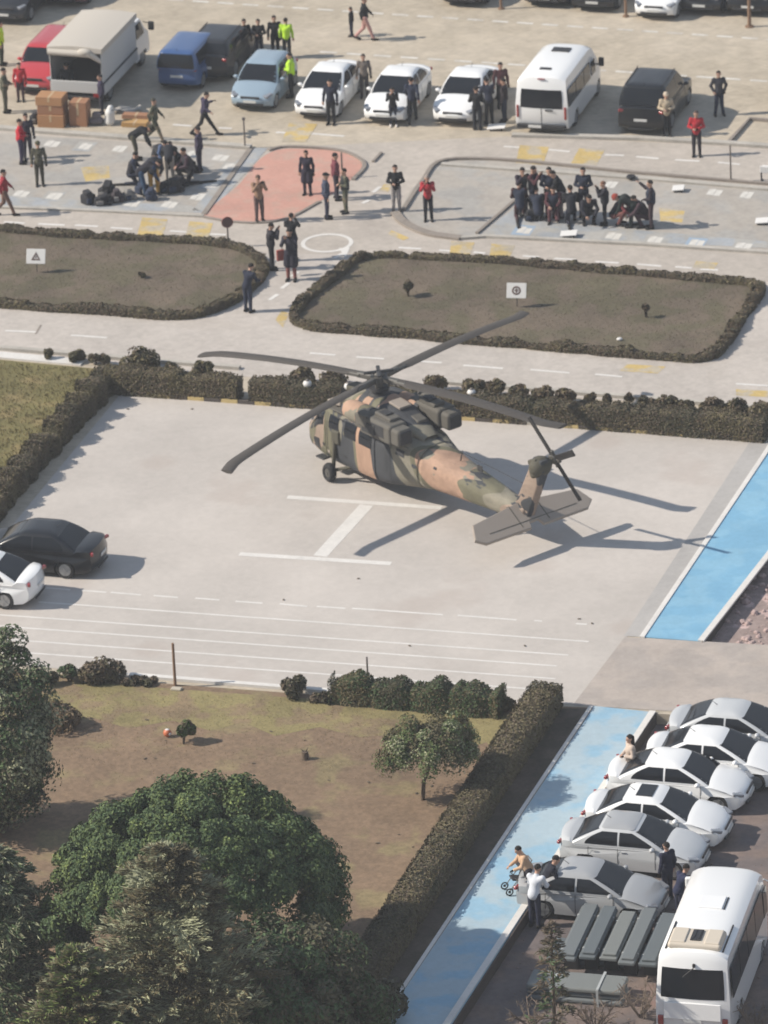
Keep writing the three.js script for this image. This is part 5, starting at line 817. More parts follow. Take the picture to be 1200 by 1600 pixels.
const CAP = join([(() => { const g = new THREE.SphereGeometry(0.112, 16, 8, 0, Math.PI * 2, 0, Math.PI * 0.5); g.scale(1.05, 0.85, 0.92); g.translate(-0.005, 0.055, 0); return g; })(), (() => { const g = new THREE.CylinderGeometry(0.075, 0.08, 0.012, 14, 1, false); g.scale(1, 1, 0.9); g.translate(0.1, 0.05, 0); return g; })()]);
const HELMET = join([(() => { const g = new THREE.SphereGeometry(0.135, 16, 9, 0, Math.PI * 2, 0, Math.PI * 0.55); g.translate(-0.005, 0.035, 0); return g; })(), (() => { const g = new THREE.TorusGeometry(0.135, 0.014, 6, 20); g.rotateX(Math.PI / 2); g.translate(0, 0.02, 0); return g; })()]);
// poses: joints on the right side (z > 0) and on the left where they differ
const POSE = {
  stand: {}, 
  hands: { el: [0.02, 1.15, 0.27], wr: [0.2, 1.13, 0.1] },
  photo: { el: [0.2, 1.24, 0.23], wr: [0.28, 1.48, 0.09], hd: [0.05, 1.62, 0] },
  pocket: { el: [-0.06, 1.16, 0.29], wr: [0.07, 0.98, 0.2], an: [0, 0.08, 0.15] },
  walk: { kn: [0.16, 0.51, 0.09], an: [0.3, 0.1, 0.1], knL: [-0.04, 0.48, -0.1], anL: [-0.36, 0.17, -0.1], el: [-0.16, 1.17, 0.24], wr: [-0.12, 0.94, 0.25], elL: [0.12, 1.16, -0.24], wrL: [0.28, 1.0, -0.2] },
  stride: { kn: [0.22, 0.52, 0.09], an: [0.46, 0.12, 0.1], knL: [-0.12, 0.5, -0.1], anL: [-0.5, 0.16, -0.1], el: [-0.02, 1.2, 0.34], wr: [0.16, 1.1, 0.5], elL: [0.16, 1.2, -0.3], wrL: [0.38, 1.24, -0.32], ch: [0.06, 1.26, 0], nk: [0.09, 1.47, 0], hd: [0.13, 1.61, 0] },
  point: { el: [0.14, 1.36, 0.32], wr: [0.34, 1.52, 0.4], elL: [0.05, 1.16, -0.28], wrL: [0.22, 1.1, -0.12] },
  lean: { ch: [0.11, 1.23, 0], nk: [0.19, 1.43, 0], hd: [0.26, 1.56, 0], sh: [0.15, 1.37, 0.18], el: [0.26, 1.12, 0.24], wr: [0.46, 1.04, 0.17], pv: [-0.02, 0.96, 0] },
  bend: { pv: [-0.12, 0.9, 0], ch: [0.2, 1.1, 0], nk: [0.4, 1.14, 0], hd: [0.52, 1.12, 0], sh: [0.33, 1.06, 0.19], el: [0.38, 0.78, 0.24], wr: [0.5, 0.56, 0.14], hp: [-0.1, 0.88, 0.1], kn: [-0.02, 0.48, 0.11] },
  kneel: { pv: [-0.06, 0.5, 0], hp: [-0.06, 0.47, 0.1], ch: [0.04, 0.84, 0], nk: [0.1, 1.05, 0], hd: [0.15, 1.18, 0], sh: [0.08, 1.0, 0.19], el: [0.16, 0.74, 0.25], wr: [0.36, 0.66, 0.13], kn: [0.3, 0.5, 0.13], an: [0.26, 0.08, 0.14], knL: [0.12, 0.1, -0.12], anL: [-0.28, 0.08, -0.12], toeL: [-0.34, 0.02] },
  crouch: { pv: [-0.18, 0.36, 0], hp: [-0.16, 0.34, 0.11], ch: [0.02, 0.68, 0], nk: [0.16, 0.86, 0], hd: [0.25, 0.98, 0], sh: [0.12, 0.82, 0.19], el: [0.3, 0.6, 0.26], wr: [0.46, 0.46, 0.14], kn: [0.22, 0.5, 0.2], an: [0.02, 0.08, 0.16] },
  crawl: { pv: [-0.42, 0.5, 0], hp: [-0.42, 0.46, 0.11], ch: [0.02, 0.6, 0], nk: [0.24, 0.64, 0], hd: [0.37, 0.68, 0], sh: [0.16, 0.58, 0.19], el: [0.2, 0.3, 0.22], wr: [0.24, 0.08, 0.2], kn: [-0.36, 0.09, 0.13], an: [-0.78, 0.08, 0.14], toe: [-0.86, 0.02], },
};
const D = { pv: [0, 0.97, 0], hp: [0, 0.92, 0.09], kn: [0.02, 0.5, 0.1], an: [0, 0.09, 0.11], ch: [0, 1.25, 0], nk: [0, 1.47, 0], hd: [0.02, 1.62, 0], sh: [0, 1.41, 0.18], el: [-0.03, 1.14, 0.25], wr: [0.04, 0.9, 0.26] };
const built = {};
function bodyParts(name, coat) {
  const key = name + (coat ? '_long' : ''); if (built[key]) return built[key];
  const p = { ...D, ...POSE[name] }, J = {}; for (const k of Object.keys(D)) { J[k] = v(p[k]); if (!'pv ch nk hd'.includes(k)) J[k + 'L'] = v(p[k + 'L'] ?? mir(p[k])); }
  const toe = (an, o) => o ? V3(an.x + (o[0] - p.an[0]) * 1, o[1], an.z) : V3(an.x + 0.17, 0.035, an.z * 1.15);
  const lr = ['', 'L'], arm = (e) => lr.flatMap((s) => [[J['sh' + s], J['el' + s], 0.05 + e, 0.042 + e], [J['el' + s], J['wr' + s], 0.042 + e, 0.031 + e]]), leg = (e) => lr.flatMap((s) => [[J['hp' + s], J['kn' + s], 0.082 + e, 0.06 + e], [J['kn' + s], J['an' + s], 0.058 + e, 0.042 + e]]);
  const waist = J.pv.clone().lerp(J.ch, 0.35), torso = (e) => [[J.pv, waist, 0.13 + e, 0.12 + e], [waist, J.ch, 0.12 + e, 0.14 + e], [J.ch.clone().lerp(J.sh, 0.3), J.sh, 0.11 + e, 0.07 + e], [J.ch.clone().lerp(J.shL, 0.3), J.shL, 0.11 + e, 0.07 + e], [J.ch, J.nk, 0.12 + e, 0.06 + e * 0.5]];
  const hand = (s) => { const d = J['wr' + s].clone().sub(J['el' + s]).normalize(), side = V3(0, 0, s ? -1 : 1), y = side.clone().cross(d); if (y.length() < 0.2) y.set(1, 0, 0); y.normalize(); const z = d.clone().cross(y), m = new THREE.Matrix4().makeBasis(d, s ? y.clone().negate() : y, z), g = HAND.clone(); if (s) g.scale(1, 1, 1); g.applyMatrix4(m); const q = J['wr' + s]; g.translate(q.x, q.y, q.z); return g; };
  const tilt = Math.atan2(J.hd.y - J.nk.y, J.hd.x - J.nk.x) - Math.PI / 2 + 0.12, headM = new THREE.Matrix4().makeRotationZ(clamp(tilt * 0.8, -0.9, 0.4)).setPosition(J.hd);
  const hg = (g) => g.clone().applyMatrix4(headM);
  const footed = (e, r1) => lr.map((s) => { const an = J['an' + s], o = p['toe' + s] ?? (s ? p.toe : undefined) ?? p.toe; return [V3(an.x - 0.04, Math.max(0.05, an.y - 0.03), an.z), toe(an, (s ? p.toeL : undefined) ?? (p.toe && o)), r1 + e, r1 * 0.8 + e]; });
  const body = join([sdfMesh([...torso(-0.02), ...arm(-0.012), ...leg(-0.014), [J.nk, J.hd, 0.055, 0.06], ...footed(-0.012, 0.045)], 0.024, 0.04), hg(HEADG), hand(''), hand('L')]);
  const sleeve = arm(0.014).map(([a, b, ra, rb], i) => i % 2 ? [a, a.clone().lerp(b, 0.93), ra, rb + 0.006] : [a, b, ra, rb]);
  const hem = coat ? lr.map((s) => [J['hp' + s], J['hp' + s].clone().lerp(J['kn' + s], 0.85), 0.12, 0.14]) : [[J.pv, J.pv.clone().lerp(waist, 0.3), 0.15, 0.15]];
  return built[key] = {
    body, eyes: hg(EYES), hair: hg(HAIR), long: hg(LONGHAIR), cap: hg(CAP), helmet: hg(HELMET),
    top: sdfMesh([...torso(0.012), ...sleeve, ...hem], 0.022, 0.035),
    vest: sdfMesh(torso(0.03).slice(0, 4).map(([a, b, ra, rb], i) => i > 1 ? [a, a.clone().lerp(b, 0.7), ra, rb] : [a, b, ra, rb]), 0.022, 0.04),
    legs: sdfMesh([[J.pv.clone().lerp(J.hp, 0.3), J.pv.clone().lerp(J.hpL, 0.3), 0.13, 0.13], ...leg(0.012)], 0.022, 0.035),
    shoes: sdfMesh(footed(0.006, 0.05), 0.02, 0.02), hd: J.hd, wr: J.wr, wrL: J.wrL, ch: J.ch,
  };
}
const cloth = {}; const fabric = (c) => cloth[c] ??= mat(c.startsWith('#') ? (() => { const k = new THREE.Color(c); return [k.r, k.g, k.b]; })() : [0.1, 0.1, 0.1], 0.95);
const SKIN = mat([0.42, 0.25, 0.18], 0.6), EYE = mat([0.05, 0.04, 0.035], 0.3);
// camouflage cloth
const camoCloth = (() => { const t = tex(256, 1, (u, w, c) => { const a = fbm(u, w, 5, 3, 301), b = fbm(u, w, 6, 3, 311); const k = a > 0.55 ? [0.05, 0.055, 0.035] : b > 0.55 ? [0.2, 0.15, 0.1] : [0.1, 0.1, 0.07]; c[0] = k[0]; c[1] = k[1]; c[2] = k[2]; return c; }); return new THREE.MeshStandardMaterial({ map: t, roughness: 0.95 }); })();
const withUv = (g) => { if (g.attributes.uv) return g; const p = g.attributes.position, u = new Float32Array(p.count * 2); for (let i = 0; i < p.count; i++) { u[i * 2] = p.getX(i) + p.getZ(i) * 0.7; u[i * 2 + 1] = p.getY(i); } g.setAttribute('uv', new THREE.BufferAttribute(u, 2)); return g; };
const FACE = { c: [0, 1], a: [0, -1], l: [-1, 0], r: [1, 0], cl: [-0.7, 0.7], cr: [0.7, 0.7], al: [-0.7, -0.7], ar: [0.7, -0.7] };
function person(label, px, py, pose, face, top, legs, o = {}) {
  if (o.group?.startsWith('rescuers') && !o.vest) o = { k: 1.06, vest: ['#23222a', '#2d242b', '#1c1e26', '#262c3c'][(px + py) % 4], ...o };
  const B = bodyParts(pose, o.coat), f = FACE[face], jitter = ((px * 13 + py * 7) % 17 - 8) * 0.035, t = thing('person', label, 'person', at(px, py, o.y ?? 0), yawOf(V3(f[0], 0, f[1])) + jitter, o.group);
  t.scale.setScalar((o.k ?? 1) * 1.03 * (1 + ((px * 7 + py * 3) % 11 - 5) * 0.006));
  const fm = (c) => c === 'camo' ? camoCloth : fabric(c);
  part('body', B.body, SKIN, t); part('eyes', B.eyes, EYE, t);
  part(o.coat ? 'coat' : 'jacket', withUv(B.top), fm(top), t); part('trousers', withUv(B.legs), fm(legs), t); part('shoes', B.shoes, fabric(o.shoes ?? '#1a1817'), t);
  if (o.vest) part('vest', B.vest, fabric(o.vest), t);
  const hc = o.hairColor ?? '#1c1613';
  if (o.helmet) part('helmet', B.helmet, fabric(o.helmet), t); else if (o.cap) part('cap', B.cap, fabric(o.cap), t); else part('hair', o.long ? B.long : B.hair, fabric(hc), t);
  return t;
}
const NAVY = '#1d2233', BLACK = '#17181c', DKBLUE = '#232a3d', PURPLE = '#352f45', RED = '#a3222b', GREYB = '#6d645d', JEANS = '#2b3348', HIVIS = '#b8e23a', OLIVEC = '#4c4a3c', MAROON = '#4a2a2e';
// -- the road at the top and the row of parked cars
person('child in dark clothes walking beside an adult on the road at the top', 550, 57, 'stand', 'l', BLACK, DKBLUE, { k: 0.68 });
person('adult in dark coat and pale pink trousers walking with a child at the top', 571, 63, 'walk', 'r', BLACK, '#b58c86', { coat: false });
person('man in black, leftmost of the four behind the silver blue hatchback', 384, 93, 'stand', 'c', BLACK, BLACK, { k: 0.92 });
person('man in black, second from left of the four behind the silver blue hatchback', 406, 92, 'hands', 'c', BLACK, NAVY, { k: 0.92 });
person('man in dark clothes beside the person in a yellow-green vest behind the hatchback', 431, 90, 'stand', 'c', BLACK, BLACK, { k: 0.95 });
person('person in bright yellow-green vest standing behind the silver blue hatchback', 449, 92, 'stand', 'a', '#a6cc3c', BLACK, { vest: HIVIS, k: 0.92 });
person('person in yellow-green vest between the hatchback and a white saloon', 456, 152, 'hands', 'l', '#a6cc3c', BLACK, { vest: HIVIS });
person('person in grey brown coat standing between the first two white saloons', 570, 152, 'stand', 'c', GREYB, '#3a3536', { hairColor: '#3b322c' });
person('man in dark blue standing before the bonnet of the first white saloon', 518, 194, 'stand', 'c', NAVY, BLACK);
person('person in black with white shoes standing before the middle white saloon', 615, 197, 'photo', 'c', BLACK, NAVY, { shoes: '#cfc9c2', k: 0.9 });
person('man in dark blue stepping out beside the middle white saloon', 645, 192, 'walk', 'a', DKBLUE, BLACK);
person('person in dark clothes standing close before the third white saloon', 746, 203, 'hands', 'a', BLACK, '#23262c');
person('person in navy leaning towards the door of the third white saloon', 765, 194, 'lean', 'a', NAVY, BLACK);
person('tall man in dark jacket standing beside the white minibus', 789, 191, 'stand', 'l', '#2a2226', NAVY);
person('man in maroon and black standing behind the tall one beside the minibus', 784, 168, 'stand', 'c', MAROON, BLACK);
person('person in pale beige jacket and cap standing before the black off-road car', 1042, 213, 'hands', 'c', '#b3a48e', BLACK, { vest: '#a89a84', cap: '#b9ab98' });
person('man in dark grey standing in the shade right of the black off-road car', 1124, 180, 'pocket', 'c', '#33333a', DKBLUE);
person('person in red jacket and black trousers alone near the right edge', 1089, 244, 'hands', 'c', RED, '#221d25', { hairColor: '#4a3c36' });
// -- left, around the box lorry
person('person in yellow-green jacket cut by the left edge at the top', 3, 102, 'stand', 'r', HIVIS, '#2f3a2a');
person('man in grey brown uniform at the left edge below the red van', 9, 176, 'hands', 'r', 'camo', OLIVEC);
person('person in red jacket standing before the red van', 33, 158, 'stand', 'c', RED, '#38202a', { k: 0.9 });
person('man in black standing at the open rear of the box lorry', 107, 165, 'stand', 'a', BLACK, BLACK);
person('man in dark purple standing at the right rear corner of the box lorry', 160, 178, 'stand', 'l', PURPLE, '#2a2733', { k: 0.9 });
person('man in camouflage walking past the flat carton', 243, 222, 'walk', 'r', 'camo', 'camo', { hairColor: '#3b3a30' });
person('man in dark purple striding with raised arms before the silver hatchback', 321, 212, 'stride', 'r', PURPLE, BLACK);
person('person in purple grey jacket standing on the right of the kneeling group', 313, 269, 'stand', 'l', '#3c3548', '#2d2a3a');
person('man in black and camouflage standing over the kneeling group', 214, 250, 'bend', 'r', BLACK, OLIVEC, { helmet: '#3c3a2c', k: 1.05 });
person('person in bright red jacket standing near the cartons', 34, 256, 'hands', 'r', '#b0202f', PURPLE);
person('man in dark clothes standing right beside the person in bright red', 44, 248, 'stand', 'c', '#2a2533', '#2a2533');
person('man in olive green standing alone left of the yellow square', 63, 290, 'stand', 'c', OLIVEC, '#3e3b2e', { cap: '#45432f' });
person('person in red jacket and brown trousers cut by the left edge', 9, 337, 'walk', 'r', '#8c2630', '#6d5348');
const GL = 'rescuers crouching over gear on the left court';
person('rescuer in dark blue kneeling at the left of the gear group', 208, 292, 'kneel', 'r', DKBLUE, NAVY, { group: GL });
person('rescuer with blue trousers bending over the gear', 226, 306, 'bend', 'r', '#22304a', '#2c4560', { group: GL });
person('rescuer in navy with yellow brown trousers bending in the gear group', 242, 304, 'bend', 'a', NAVY, '#a5803e', { group: GL });
person('rescuer with pale trousers bending at the middle of the gear group', 266, 284, 'bend', 'a', BLACK, '#b3aba0', { group: GL });
person('rescuer in black crouching near the right of the gear group', 284, 278, 'crouch', 'l', BLACK, '#26232c', { group: GL });
person('rescuer in blue and grey crouching at the back of the gear group', 262, 262, 'crouch', 'c', '#4a5a78', NAVY, { group: GL });
person('rescuer in dark maroon kneeling at the right end of the gear group', 296, 288, 'kneel', 'l', '#3a2a33', BLACK, { group: GL });
// -- the painted court and the junction
person('man in tan and grey uniform taking a picture on the pink court', 406, 346, 'photo', 'c', '#8a6f5c', '#5c4a48', { hairColor: '#5c4a3e' });
person('person in long dark navy coat standing on the pink court', 481, 304, 'stand', 'c', '#262131', '#2c2534', { coat: true });
person('man in dark blue jacket and black cap at the edge of the pink court', 511, 342, 'stand', 'r', '#3c4254', '#26283a', { cap: '#14151a' });
person('man in maroon jacket standing behind the uniformed man by the pink court', 526, 312, 'pocket', 'r', '#6b3740', '#2b2632');
person('man in camouflage uniform with dark gear beside the pink court', 541, 333, 'hands', 'l', 'camo', 'camo', { vest: '#2a2d2e', shoes: '#1d2025' });
person('young person in black jacket and light grey trousers on the junction', 620, 331, 'hands', 'c', BLACK, '#8f8a88', { hairColor: '#1a1412' });
person('man in red jacket and black trousers with raised hands on the junction', 670, 345, 'photo', 'c', '#9c2a33', '#1f2026', { hairColor: '#8b8078' });
person('man in dark clothes holding something up beside the left flower bed', 425, 422, 'photo', 'r', '#2c2a30', BLACK);
person('tall person in long dark coat with reddish bag at the side road', 456, 438, 'photo', 'c', '#24222e', '#7a4a44', { coat: true, k: 1.1 });
person('man in black behind the one with the red bag', 458, 408, 'photo', 'a', BLACK, BLACK, { k: 1.0 });
person('man in navy walking along the side road beside the left flower bed', 388, 488, 'lean', 'ar', NAVY, DKBLUE, { k: 1.05 });
// -- right group
const GR = 'rescuers gathered in a row on the right court';
[['leftmost standing', 818, 336, 'photo', 'c', '#2c2430', '#3c3c48', {}], ['second standing', 834, 338, 'photo', 'cr', '#4a2a30', NAVY, {}], ['third standing', 860, 339, 'hands', 'c', NAVY, '#5a3a40', {}], ['fourth standing, grey trousered', 878, 340, 'lean', 'l', BLACK, '#8c8284', {}], ['tallest standing', 913, 338, 'hands', 'c', NAVY, '#22273a', { k: 1.08 }]].forEach(([w, x, y, ps, f, a, b, o]) => person(`${w} rescuer in the row on the right court, from its left end`, x, y, ps, f, a, b, { group: GR, ...o }));
person('rescuer kneeling at the left end before the standing ones on the right court', 813, 342, 'kneel', 'a', '#3c2428', '#3c2428', { group: GR });
person('rescuer with one grey leg kneeling before the second standing one', 840, 343, 'crouch', 'a', '#2a2730', BLACK, { group: GR });
person('rescuer in maroon kneeling before the third standing one', 866, 345, 'kneel', 'c', '#4c2a30', '#5c3a3e', { group: GR });
person('rescuer in black kneeling before the tallest one, on the left', 893, 349, 'kneel', 'a', BLACK, '#1f2230', { group: GR });
person('rescuer in black crouching directly before the tallest one', 920, 350, 'crouch', 'c', '#23232c', BLACK, { group: GR });
person('rescuer with hand at the head right of the tallest one', 946, 352, 'photo', 'l', '#26242b', BLACK, { group: GR, hairColor: '#6a4a38', k: 0.98 });
person('rescuer in black with dull red helmet bending forward in the row', 986, 355, 'bend', 'l', '#16231f', '#1c2626', { group: GR, vest: '#1f2524', helmet: '#8a3a2e' });
person('rescuer in dull red crouching at the feet of the bending one', 967, 351, 'crouch', 'r', '#73353a', '#6a4340', { group: GR });
person('rightmost rescuer of the row with one arm raised', 1018, 357, 'point', 'l', '#2a242c', '#3d2e33', { group: GR });
person('rescuer crouching in front of the rightmost one', 1003, 354, 'crouch', 'l', '#3d2c33', '#3d2c33', { group: GR });
// -- lower right
person('woman in pale blouse standing between two white saloons by the walkway', 987, 1234, 'hands', 'l', '#b9a99c', '#8a6d6a', { y: LOW, long: true });
person('person in beige jacket pushing a pushchair on the walkway', 826, 1402, 'lean', 'l', '#c2a184', '#2f2c33', { y: 0.03 });
person('man in white shirt and navy trousers standing by the grey saloon', 836, 1449, 'lean', 'ar', '#c9ccd2', '#1d2136', { y: LOW, k: 1.1 });
person('man in dark jacket leaning on the boot of the grey saloon', 856, 1428, 'lean', 'r', '#1c1f2b', '#1d2136', { y: LOW, k: 1.08 });
person('man in navy standing at the bonnets of the silver and grey saloons', 1044, 1406, 'stand', 'al', '#1b1e33', '#1b1e33', { y: LOW });
person('person in dark blue standing between the bus and the grey saloon', 1062, 1440, 'lean', 'ar', '#222740', '#22253a', { y: LOW });
// ================================================================ signs, poles, cartons, bags and other small things
const WOOD = mat(alb(150, 120, 96), 0.9), STEEL = mat(alb(120, 112, 106), 0.6), CARD = mat(alb(190, 142, 100), 0.9), CARD2 = mat(alb(176, 128, 96), 0.9), TAPE = mat(alb(212, 184, 146), 0.6), BAG = mat([0.018, 0.018, 0.022], 0.85), WHITE = mat([0.62, 0.61, 0.59], 0.6);
function sign(label, px, py, kind) {                                  // a white board on a short post in a flower bed, its shape painted on it
  const t = thing('sign_board', label, 'sign', at(px, py + 26), -0.18);
  part('post', rod(V3(0, 0, -0.03), V3(0, 0.6, -0.03), 0.016, 0.016), BAG, t);
  const b = part('board', rbox(0.7, 0.54, 0.04, 0.01, 0, 0.68, 0, -0.42), WHITE, t), red = mat([0.1, 0.06, 0.05], 0.6), g = [];
  if (kind === 'tri') { const s = new THREE.Shape([[-0.17, -0.14], [0.17, -0.14], [0, 0.16]].map(([x, y]) => new THREE.Vector2(x, y))); s.holes.push(new THREE.Path([[-0.09, -0.095], [0, 0.07], [0.09, -0.095]].map(([x, y]) => new THREE.Vector2(x, y)))); g.push(new THREE.ExtrudeGeometry(s, { depth: 0.008, bevelEnabled: false }), box(0.03, 0.09, 0.01, 0, -0.03, 0.004)); }
  else { g.push(new THREE.TorusGeometry(0.13, 0.03, 6, 24).scale(1, 1, 0.3), box(0.05, 0.16, 0.01, 0, 0, 0.004), box(0.14, 0.04, 0.012, 0, 0.01, 0.004)); }
  const q = join(g); q.rotateX(-0.42); q.translate(0, 0.68, 0); q.translate(0, 0.0225 * Math.sin(0.42), 0.0225 * Math.cos(0.42)); part('symbol', q, red, b);
  return t;
}
sign('white sign board with dark triangle standing in the left flower bed', 58, 402, 'tri');
sign('white sign board with dark ring standing in the large flower bed', 808, 456, 'ring');
function pole(label, px, py, h, r, m, extra, y = 0) { const t = thing('pole', label, 'pole', at(px, py, y)); part('shaft', [rod(V3(0, 0, 0), V3(0, h, 0), r, r * 0.85, 10), rod(V3(0, 0, 0), V3(0, 0.05, 0), r * 2.2, r * 2.2, 10)], m, t); extra?.(t); return t; }
pole('thin brown pole standing between the running track and the brown lawn', 274, 1074, 1.5, 0.05, WOOD);
pole('short thin post in the hedge gap at the running track', 575, 1068, 0.9, 0.035, STEEL);
pole('thin pole at the kerb corner left of the pink court', 383, 232, 1.2, 0.035, STEEL, (t) => part('lamp_head', rbox(0.12, 0.1, 0.12, 0.02, 0, 1.2, 0), STEEL, t));
pole('thin pole at the kerb on the right edge, near the person in red', 1142, 284, 1.45, 0.035, STEEL);
pole('thin pole standing at the far side of the pink court', 535, 278, 1.0, 0.04, STEEL);
pole('brown pole at the top edge between the dark cars', 783, 14, 1.3, 0.06, WOOD); pole('brown pole at the top edge beside the white car', 978, 26, 1.3, 0.06, WOOD); pole('thick brown pole at the top edge near the right corner', 1171, 42, 1.3, 0.08, WOOD);
{ const t = thing('traffic_sign', 'round traffic sign seen from behind at the end of the left flower bed', 'sign', at(357, 386), 0.1); part('post', rod(V3(0, 0, 0), V3(0, 1.0, 0), 0.03, 0.03), STEEL, t); part('disc', disc(0.2, 0.03, 0, 0.98, 0.03, 24), mat(alb(128, 96, 90), 0.6), t); part('rim', new THREE.TorusGeometry(0.2, 0.018, 6, 28).translate(0, 0.98, 0.045), mat(alb(150, 88, 84), 0.6), t); }
{ const t = thing('barrier', 'low white barrier with dark foot at the right edge of the court', 'barrier', at(1194, 284), -SITE); part('rail', rbox(0.5, 0.26, 0.07, 0.02, 0.1, 0.48, 0), WHITE, t); part('foot', [box(0.05, 0.4, 0.05, -0.1, 0.2, 0), box(0.05, 0.4, 0.05, 0.3, 0.2, 0), box(0.06, 0.04, 0.4, -0.1, 0.02, 0), box(0.06, 0.04, 0.4, 0.3, 0.02, 0)], BAG, t); }
for (const [x, y, lb] of [[482, 636, 'small white garden lamp before the hedge, left of the rotor hub'], [546, 640, 'white garden lamp just left of the rotor hub at the hedge'], [738, 650, 'white garden lamp at the hedge right of the rotor hub']]) { const t = thing('garden_lamp', lb, 'lamp', at(x, y), 0, 'garden lamps along the hedge'); part('post', rod(V3(0, 0, 0), V3(0, 0.72, 0), 0.04, 0.035), STEEL, t); part('shade', ball(0.15, 0, 0.86, 0, 1, 0.9, 1, 16), WHITE, t); part('cap', rod(V3(0, 0.98, 0), V3(0, 1.03, 0), 0.08, 0.03, 12), STEEL, t); }
// cartons
function carton(label, px, py, w, h, d, m, turn = -0.25, y = 0) { const t = thing('carton', label, 'carton', at(px, py).setY(y), turn, 'cartons unloaded behind the lorry'); part('box', rbox(w, h, d, 0.02, 0, h / 2, 0), m, t); part('tape', [box(0.09, 0.004, d * 0.98, 0, h + 0.002, 0), box(0.09, h * 0.5, 0.004, 0, h * 0.72, d / 2 + 0.003)], TAPE, t); part('flap_seam', [box(w * 0.97, 0.012, 0.004, 0, h * 0.97, d / 2 + 0.001)], WOOD, t); return t; }
carton('large brown carton at the bottom of the left stack', 84, 194, 1.05, 0.48, 0.8, CARD); carton('large brown carton in the middle of the left stack', 84, 193, 1.03, 0.36, 0.78, CARD2, -0.22, 0.485); carton('large brown carton on top of the left stack', 83, 193, 1.06, 0.34, 0.8, CARD, -0.27, 0.85);
carton('tall brown carton standing right of the stack of three', 126, 194, 0.7, 0.98, 0.6, CARD2);
carton('flat yellow brown carton lying right of the white sack', 212, 196, 1.0, 0.18, 0.5, mat(alb(200, 158, 100), 0.9)); carton('flat brown carton lying behind the yellow brown one', 214, 184, 1.1, 0.16, 0.4, CARD2);
{ const t = thing('sack', 'white sack standing right of the brown cartons', 'sack', at(172, 195)); part('cloth', sdfMesh([[V3(0, 0.16, 0), V3(0.02, 0.5, 0.02), 0.2, 0.17], [V3(0.02, 0.5, 0), V3(0.05, 0.68, 0), 0.16, 0.12]], 0.03, 0.06), WHITE, t); part('tie', new THREE.TorusGeometry(0.13, 0.02, 6, 16).rotateX(Math.PI / 2).translate(0.05, 0.62, 0), STEEL, t); }
{ const t = thing('sack', 'grey sacks heap between tall carton and white sack', 'sack', at(150, 194)); part('cloth', sdfMesh([[V3(-0.12, 0.14, 0), V3(0.14, 0.16, 0.05), 0.15, 0.17], [V3(0, 0.36, -0.05), V3(0.1, 0.4, 0), 0.14, 0.12]], 0.03, 0.05), mat(alb(130, 122, 126), 0.9), t); part('tie', rbox(0.5, 0.03, 0.05, 0.01, 0, 0.3, 0.12), STEEL, t); }
{ const t = thing('tarpaulin', 'crumpled pale grey sheet lying behind the white sack', 'tarpaulin', at(198, 174)), g = new THREE.PlaneGeometry(1.1, 0.5, 14, 8); g.rotateX(-Math.PI / 2); const p = g.attributes.position; for (let i = 0; i < p.count; i++) p.setY(i, 0.03 + 0.16 * vnoise(p.getX(i) * 4 + 9, p.getZ(i) * 5 + 9, 64, 5)); g.computeVertexNormals(); part('cloth', g, mat(alb(196, 190, 182), 0.9), t); part('hem', rod(V3(-0.55, 0.06, 0.24), V3(0.5, 0.06, 0.26), 0.02), mat(alb(180, 174, 168), 0.9), t); }
const DB = mat([0.02, 0.03, 0.06], 0.85), GB = mat([0.2, 0.19, 0.18], 0.9);
function bag(label, px, py, l, m, turn, group, s = 1) { const t = thing('kit_bag', label, 'bag', at(px, py), turn, group); const q = rng((px * 31 + py) | 0), a = () => (q() - 0.5) * 0.5; part('cloth', [rbox(l, 0.3 * s, 0.34 * s, 0.07, 0, 0.16 * s, 0, a() * 0.3, a(), a() * 0.3), rbox(l * 0.6, 0.22 * s, 0.3 * s, 0.06, l * 0.24 * (q() - 0.5), 0.32 * s, 0.05, a(), a(), a()), rbox(l * 0.3, 0.16 * s, 0.14, 0.05, l * 0.45, 0.12 * s, 0.16 * s, 0, a(), 0)], m, t); part('pocket', rbox(l * 0.45, 0.16 * s, 0.1, 0.03, -l * 0.15, 0.15 * s, 0.19 * s, 0, a(), 0), q() < 0.4 ? GB : DB, t); part('handle', new THREE.TorusGeometry(0.1, 0.014, 6, 16, Math.PI).translate(0, 0.34 * s, 0.04), STEEL, t); part('strap', rbox(0.05, 0.02, 0.34 * s, 0.008, l * 0.28, 0.33 * s, 0), STEEL, t); return t; }
const KB = 'kit bags lying among the rescuers';
bag('black kit bag at the left end of the low dark heap', 138, 318, 0.45, BAG, 0.5, KB, 1.25); bag('dark bag at the front of the low dark heap', 160, 320, 0.6, BAG, 0.1, KB, 1.0); bag('dark bag standing highest in the low dark heap', 168, 311, 0.5, BAG, -0.4, KB, 1.6); bag('dark brown bag at the right of the low heap', 183, 315, 0.4, mat([0.05, 0.04, 0.045], 0.9), 0.2, KB, 1.2); bag('pale grey bag at the right end of the low heap', 202, 312, 0.45, GB, 0.3, KB, 1.0); bag('big black bag at the top of the gear group', 250, 256, 0.6, BAG, 0.1, KB, 1.7); bag('dark bag beside the standing person in purple grey', 294, 268, 0.5, BAG, 0.4, KB, 1.4); bag('dark blue bag at the front of the gear group', 236, 312, 0.4, DB, 0.1, KB, 1.1); bag('black bag at the right front of the gear group', 272, 300, 0.6, BAG, 0.2, KB, 1.3);
